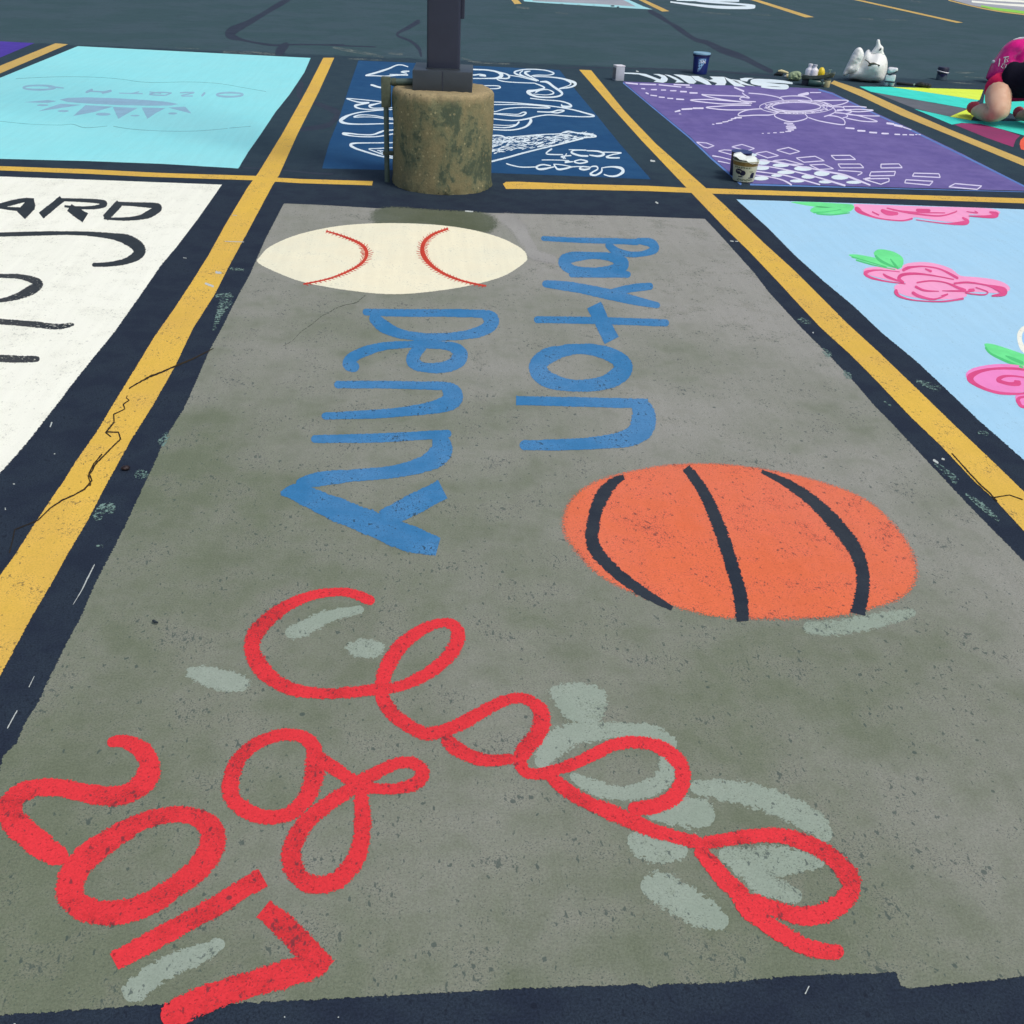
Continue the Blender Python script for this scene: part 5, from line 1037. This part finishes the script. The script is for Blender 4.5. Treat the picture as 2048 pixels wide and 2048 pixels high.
lf.location = (b_.x, b_.y, .004); lf.rotation_euler = (0, 0, rz)
tag(lf, 'tiny curled dark leaf scrap on the grey stall near its left edge', 'leaf')

# ------------------------------------------------------------------ kneeling person at the right edge
m, nt, b = base_mat('skin')
tc = N(nt, 'ShaderNodeTexCoord').outputs['Object']
szn = N(nt, 'ShaderNodeSeparateXYZ'); nt.links.new(tc, szn.inputs[0])
c = mixc(nt, ramp(nt, noise_(nt, tc, 14, 3), .35, .65), S(228, 188, 164), S(220, 174, 150))
nt.links.new(c, b.inputs['Base Color']); b.inputs['Roughness'].default_value = .55; b.inputs['Subsurface Weight'].default_value = .08; b.inputs['Subsurface Radius'].default_value = (.02, .008, .004)
M['skin'] = m
M['shirt'] = plain('black_jersey', S(24, 24, 40), .9, .1, 30, spec=.1, bump=.25)
M['shorts'] = plain('bright_pink_shorts', S(232, 36, 96), .8, .1, 30, spec=.15, bump=.2)
M['shoe'] = plain('red_shoe', S(196, 66, 84), .6, .1, 30)
M['hair'] = plain('brown_hair', S(66, 48, 38), .5, .2, 60, bump=.4)
O_ = G(2008, 257); d = (O_-CAM); d.z = 0; d.normalize()
pr = thing('person', 'person kneeling in black top and pink shorts at the right edge', 'person', (O_.x, O_.y, .005), math.atan2(-d.x, d.y))
def skin(name, verts, edges, mat, root=0, sub=2, parent=pr):
    me = bpy.data.meshes.new(name); me.from_pydata([v[:3] for v in verts], edges, [])
    o = bpy.data.objects.new(name, me); col.objects.link(o); o.parent = parent
    o.modifiers.new('skin', 'SKIN'); 
    sv = me.skin_vertices
    if not sv: 
        bm = bmesh.new(); bm.from_mesh(me); bm.verts.layers.skin.verify(); bm.to_mesh(me); bm.free(); sv = me.skin_vertices
    for i, v in enumerate(verts):
        r = v[3]; sv[0].data[i].radius = (r, r) if not isinstance(r, tuple) else r
        sv[0].data[i].use_root = (i == root)
    o.modifiers['skin'].use_smooth_shade = True
    s = o.modifiers.new('sub', 'SUBSURF'); s.levels = sub; s.render_levels = sub
    me.materials.append(mat)
    return o
# local axes: x across the view to the right, y away, z up
B = [(.0, .37, .31, .10), (.16, .31, .36, .10), (.38, .24, .46, .12), (.46, .20, .53, .09), (.52, .17, .59, .055), (.58, .13, .64, .06),      # 0-5 pelvis .. neck
     (-.115, .29, .31, .115), (-.125, .15, .225, .135), (-.055, .02, .10, .098),                                                              # 6-8 near leg: hip, thigh, knee
     (-.13, .13, .088, .086), (-.22, .27, .08, .076), (-.275, .39, .06, .046), (-.29, .46, .045, .035), (-.29, .53, .03, .025),             # 9-13 calf, ankle, foot
     (.18, .42, .31, .10), (.30, .30, .22, .105), (.38, .16, .09, .085), (.28, .26, .08, .075), (.17, .40, .075, .065), (.10, .50, .05, .040), (.08, .58, .035, .03),  # 14-20 far leg
     (.50, .04, .52, .05), (.56, -.08, .42, .040), (.62, -.10, .30, .034), (.66, -.14, .14, .026), (.68, -.17, .06, .024),                  # 21-25 near arm
     (.44, .38, .51, .05), (.55, .44, .40, .040), (.66, .38, .28, .034), (.72, .30, .12, .026), (.74, .27, .05, .024)]                      # 26-30 far arm
Ed = [(0, 1), (1, 2), (2, 3), (3, 4), (4, 5), (0, 6), (6, 7), (7, 8), (8, 9), (9, 10), (10, 11), (11, 12), (12, 13), (0, 14), (14, 15), (15, 16), (16, 17), (17, 18), (18, 19), (19, 20), (2, 21), (21, 22), (22, 23), (23, 24), (24, 25), (2, 26), (26, 27), (27, 28), (28, 29), (29, 30)]
nB = len(B)
for hx, hy, pi_ in ((.68, -.17, 25), (.74, .27, 30)):
    for f in range(4):
        y = hy-.03+f*.018; i0 = len(B)
        B += [(hx+.045, y, .042, .0095), (hx+.075, y-.003+f*.002, .030, .0085), (hx+.098, y, .012, .008)]
        Ed += [(pi_, i0), (i0, i0+1), (i0+1, i0+2)]
    i0 = len(B); B += [(hx+.012, hy-.045, .036, .010), (hx+.04, hy-.058, .020, .009)]; Ed += [(pi_, i0), (i0, i0+1)]
body = skin('body', B, Ed, M['skin'])
# head: shaped ball with nose, jaw, ears
bm = bmesh.new(); bmesh.ops.create_uvsphere(bm, u_segments=28, v_segments=20, radius=1)
for v in bm.verts:
    x, y, z = v.co; jaw = 1-.28*max(0, -z)**1.3
    nx, ny, nz_ = x*.095*(1 if x < 0 else .98), y*.075*jaw, z*.118
    if x > .75 and -.35 < z < .15: nx += .022*(1-abs(y)*3 if abs(y) < .33 else 0)*(1-abs(z+.12)*3 if abs(z+.12) < .33 else 0)
    if x > .6 and .05 < z < .3 and .2 < abs(y) < .55: nx -= .008
    if x > .6 and -.62 < z < -.5 and abs(y) < .35: nx -= .004
    v.co = Vector((nx, ny, nz_))
bmesh.ops.transform(bm, matrix=Matrix.Translation((.665, .09, .70)) @ Matrix.Rotation(.55, 4, 'Y') @ Matrix.Rotation(-.3, 4, 'Z'), verts=bm.verts)
me = bpy.data.meshes.new('head'); bm.to_mesh(me); bm.free(); me.materials.append(M['skin']); me.polygons.foreach_set('use_smooth', [True]*len(me.polygons))
hd_ = bpy.data.objects.new('head', me); col.objects.link(hd_); hd_.parent = pr
bm = bmesh.new(); bmesh.ops.create_uvsphere(bm, u_segments=28, v_segments=20, radius=1)
bmesh.ops.delete(bm, geom=[v for v in bm.verts if v.co.x > .42 and v.co.z < .62], context='VERTS')
for v in bm.verts:
    f = 1+.04*noise.noise(v.co*9); v.co = Vector((v.co.x*.108*f-.006, v.co.y*.088*f, v.co.z*.128*f+.004))
bmesh.ops.transform(bm, matrix=Matrix.Translation((.665, .09, .70)) @ Matrix.Rotation(.55, 4, 'Y') @ Matrix.Rotation(-.3, 4, 'Z'), verts=bm.verts)
me = bpy.data.meshes.new('hair'); bm.to_mesh(me); bm.free(); me.materials.append(M['hair']); me.polygons.foreach_set('use_smooth', [True]*len(me.polygons))
hr = bpy.data.objects.new('hair', me); col.objects.link(hr); hr.parent = pr; hr.modifiers.new('t', 'SOLIDIFY').thickness = .008
skin('shorts', [(.0, .37, .32, .14), (-.115, .28, .295, .135), (-.130, .165, .235, .168), (.18, .42, .31, .13), (.25, .33, .25, .125)], [(0, 1), (1, 2), (0, 3), (3, 4)], M['shorts'])
skin('shirt', [(.12, .27, .325, .165), (-.15, .29, .375, .17), (.38, .23, .43, .185), (.46, .21, .53, .10), (.50, .05, .51, .075), (.54, -.04, .44, .068), (.45, .37, .50, .075), (.52, .43, .43, .068)], [(0, 1), (0, 2), (2, 3), (2, 4), (4, 5), (2, 6), (6, 7)], M['shirt'])
tube('shoe', [(-.255, .37, .06), (-.295, .42, .085), (-.31, .50, .075), (-.30, .60, .045)], [.035, .056, .052, .03], M['shoe'], pr, 14)
tube('shoe', [(.11, .49, .055), (.085, .55, .07), (.08, .64, .05)], [.04, .05, .035], M['shoe'], pr, 14)
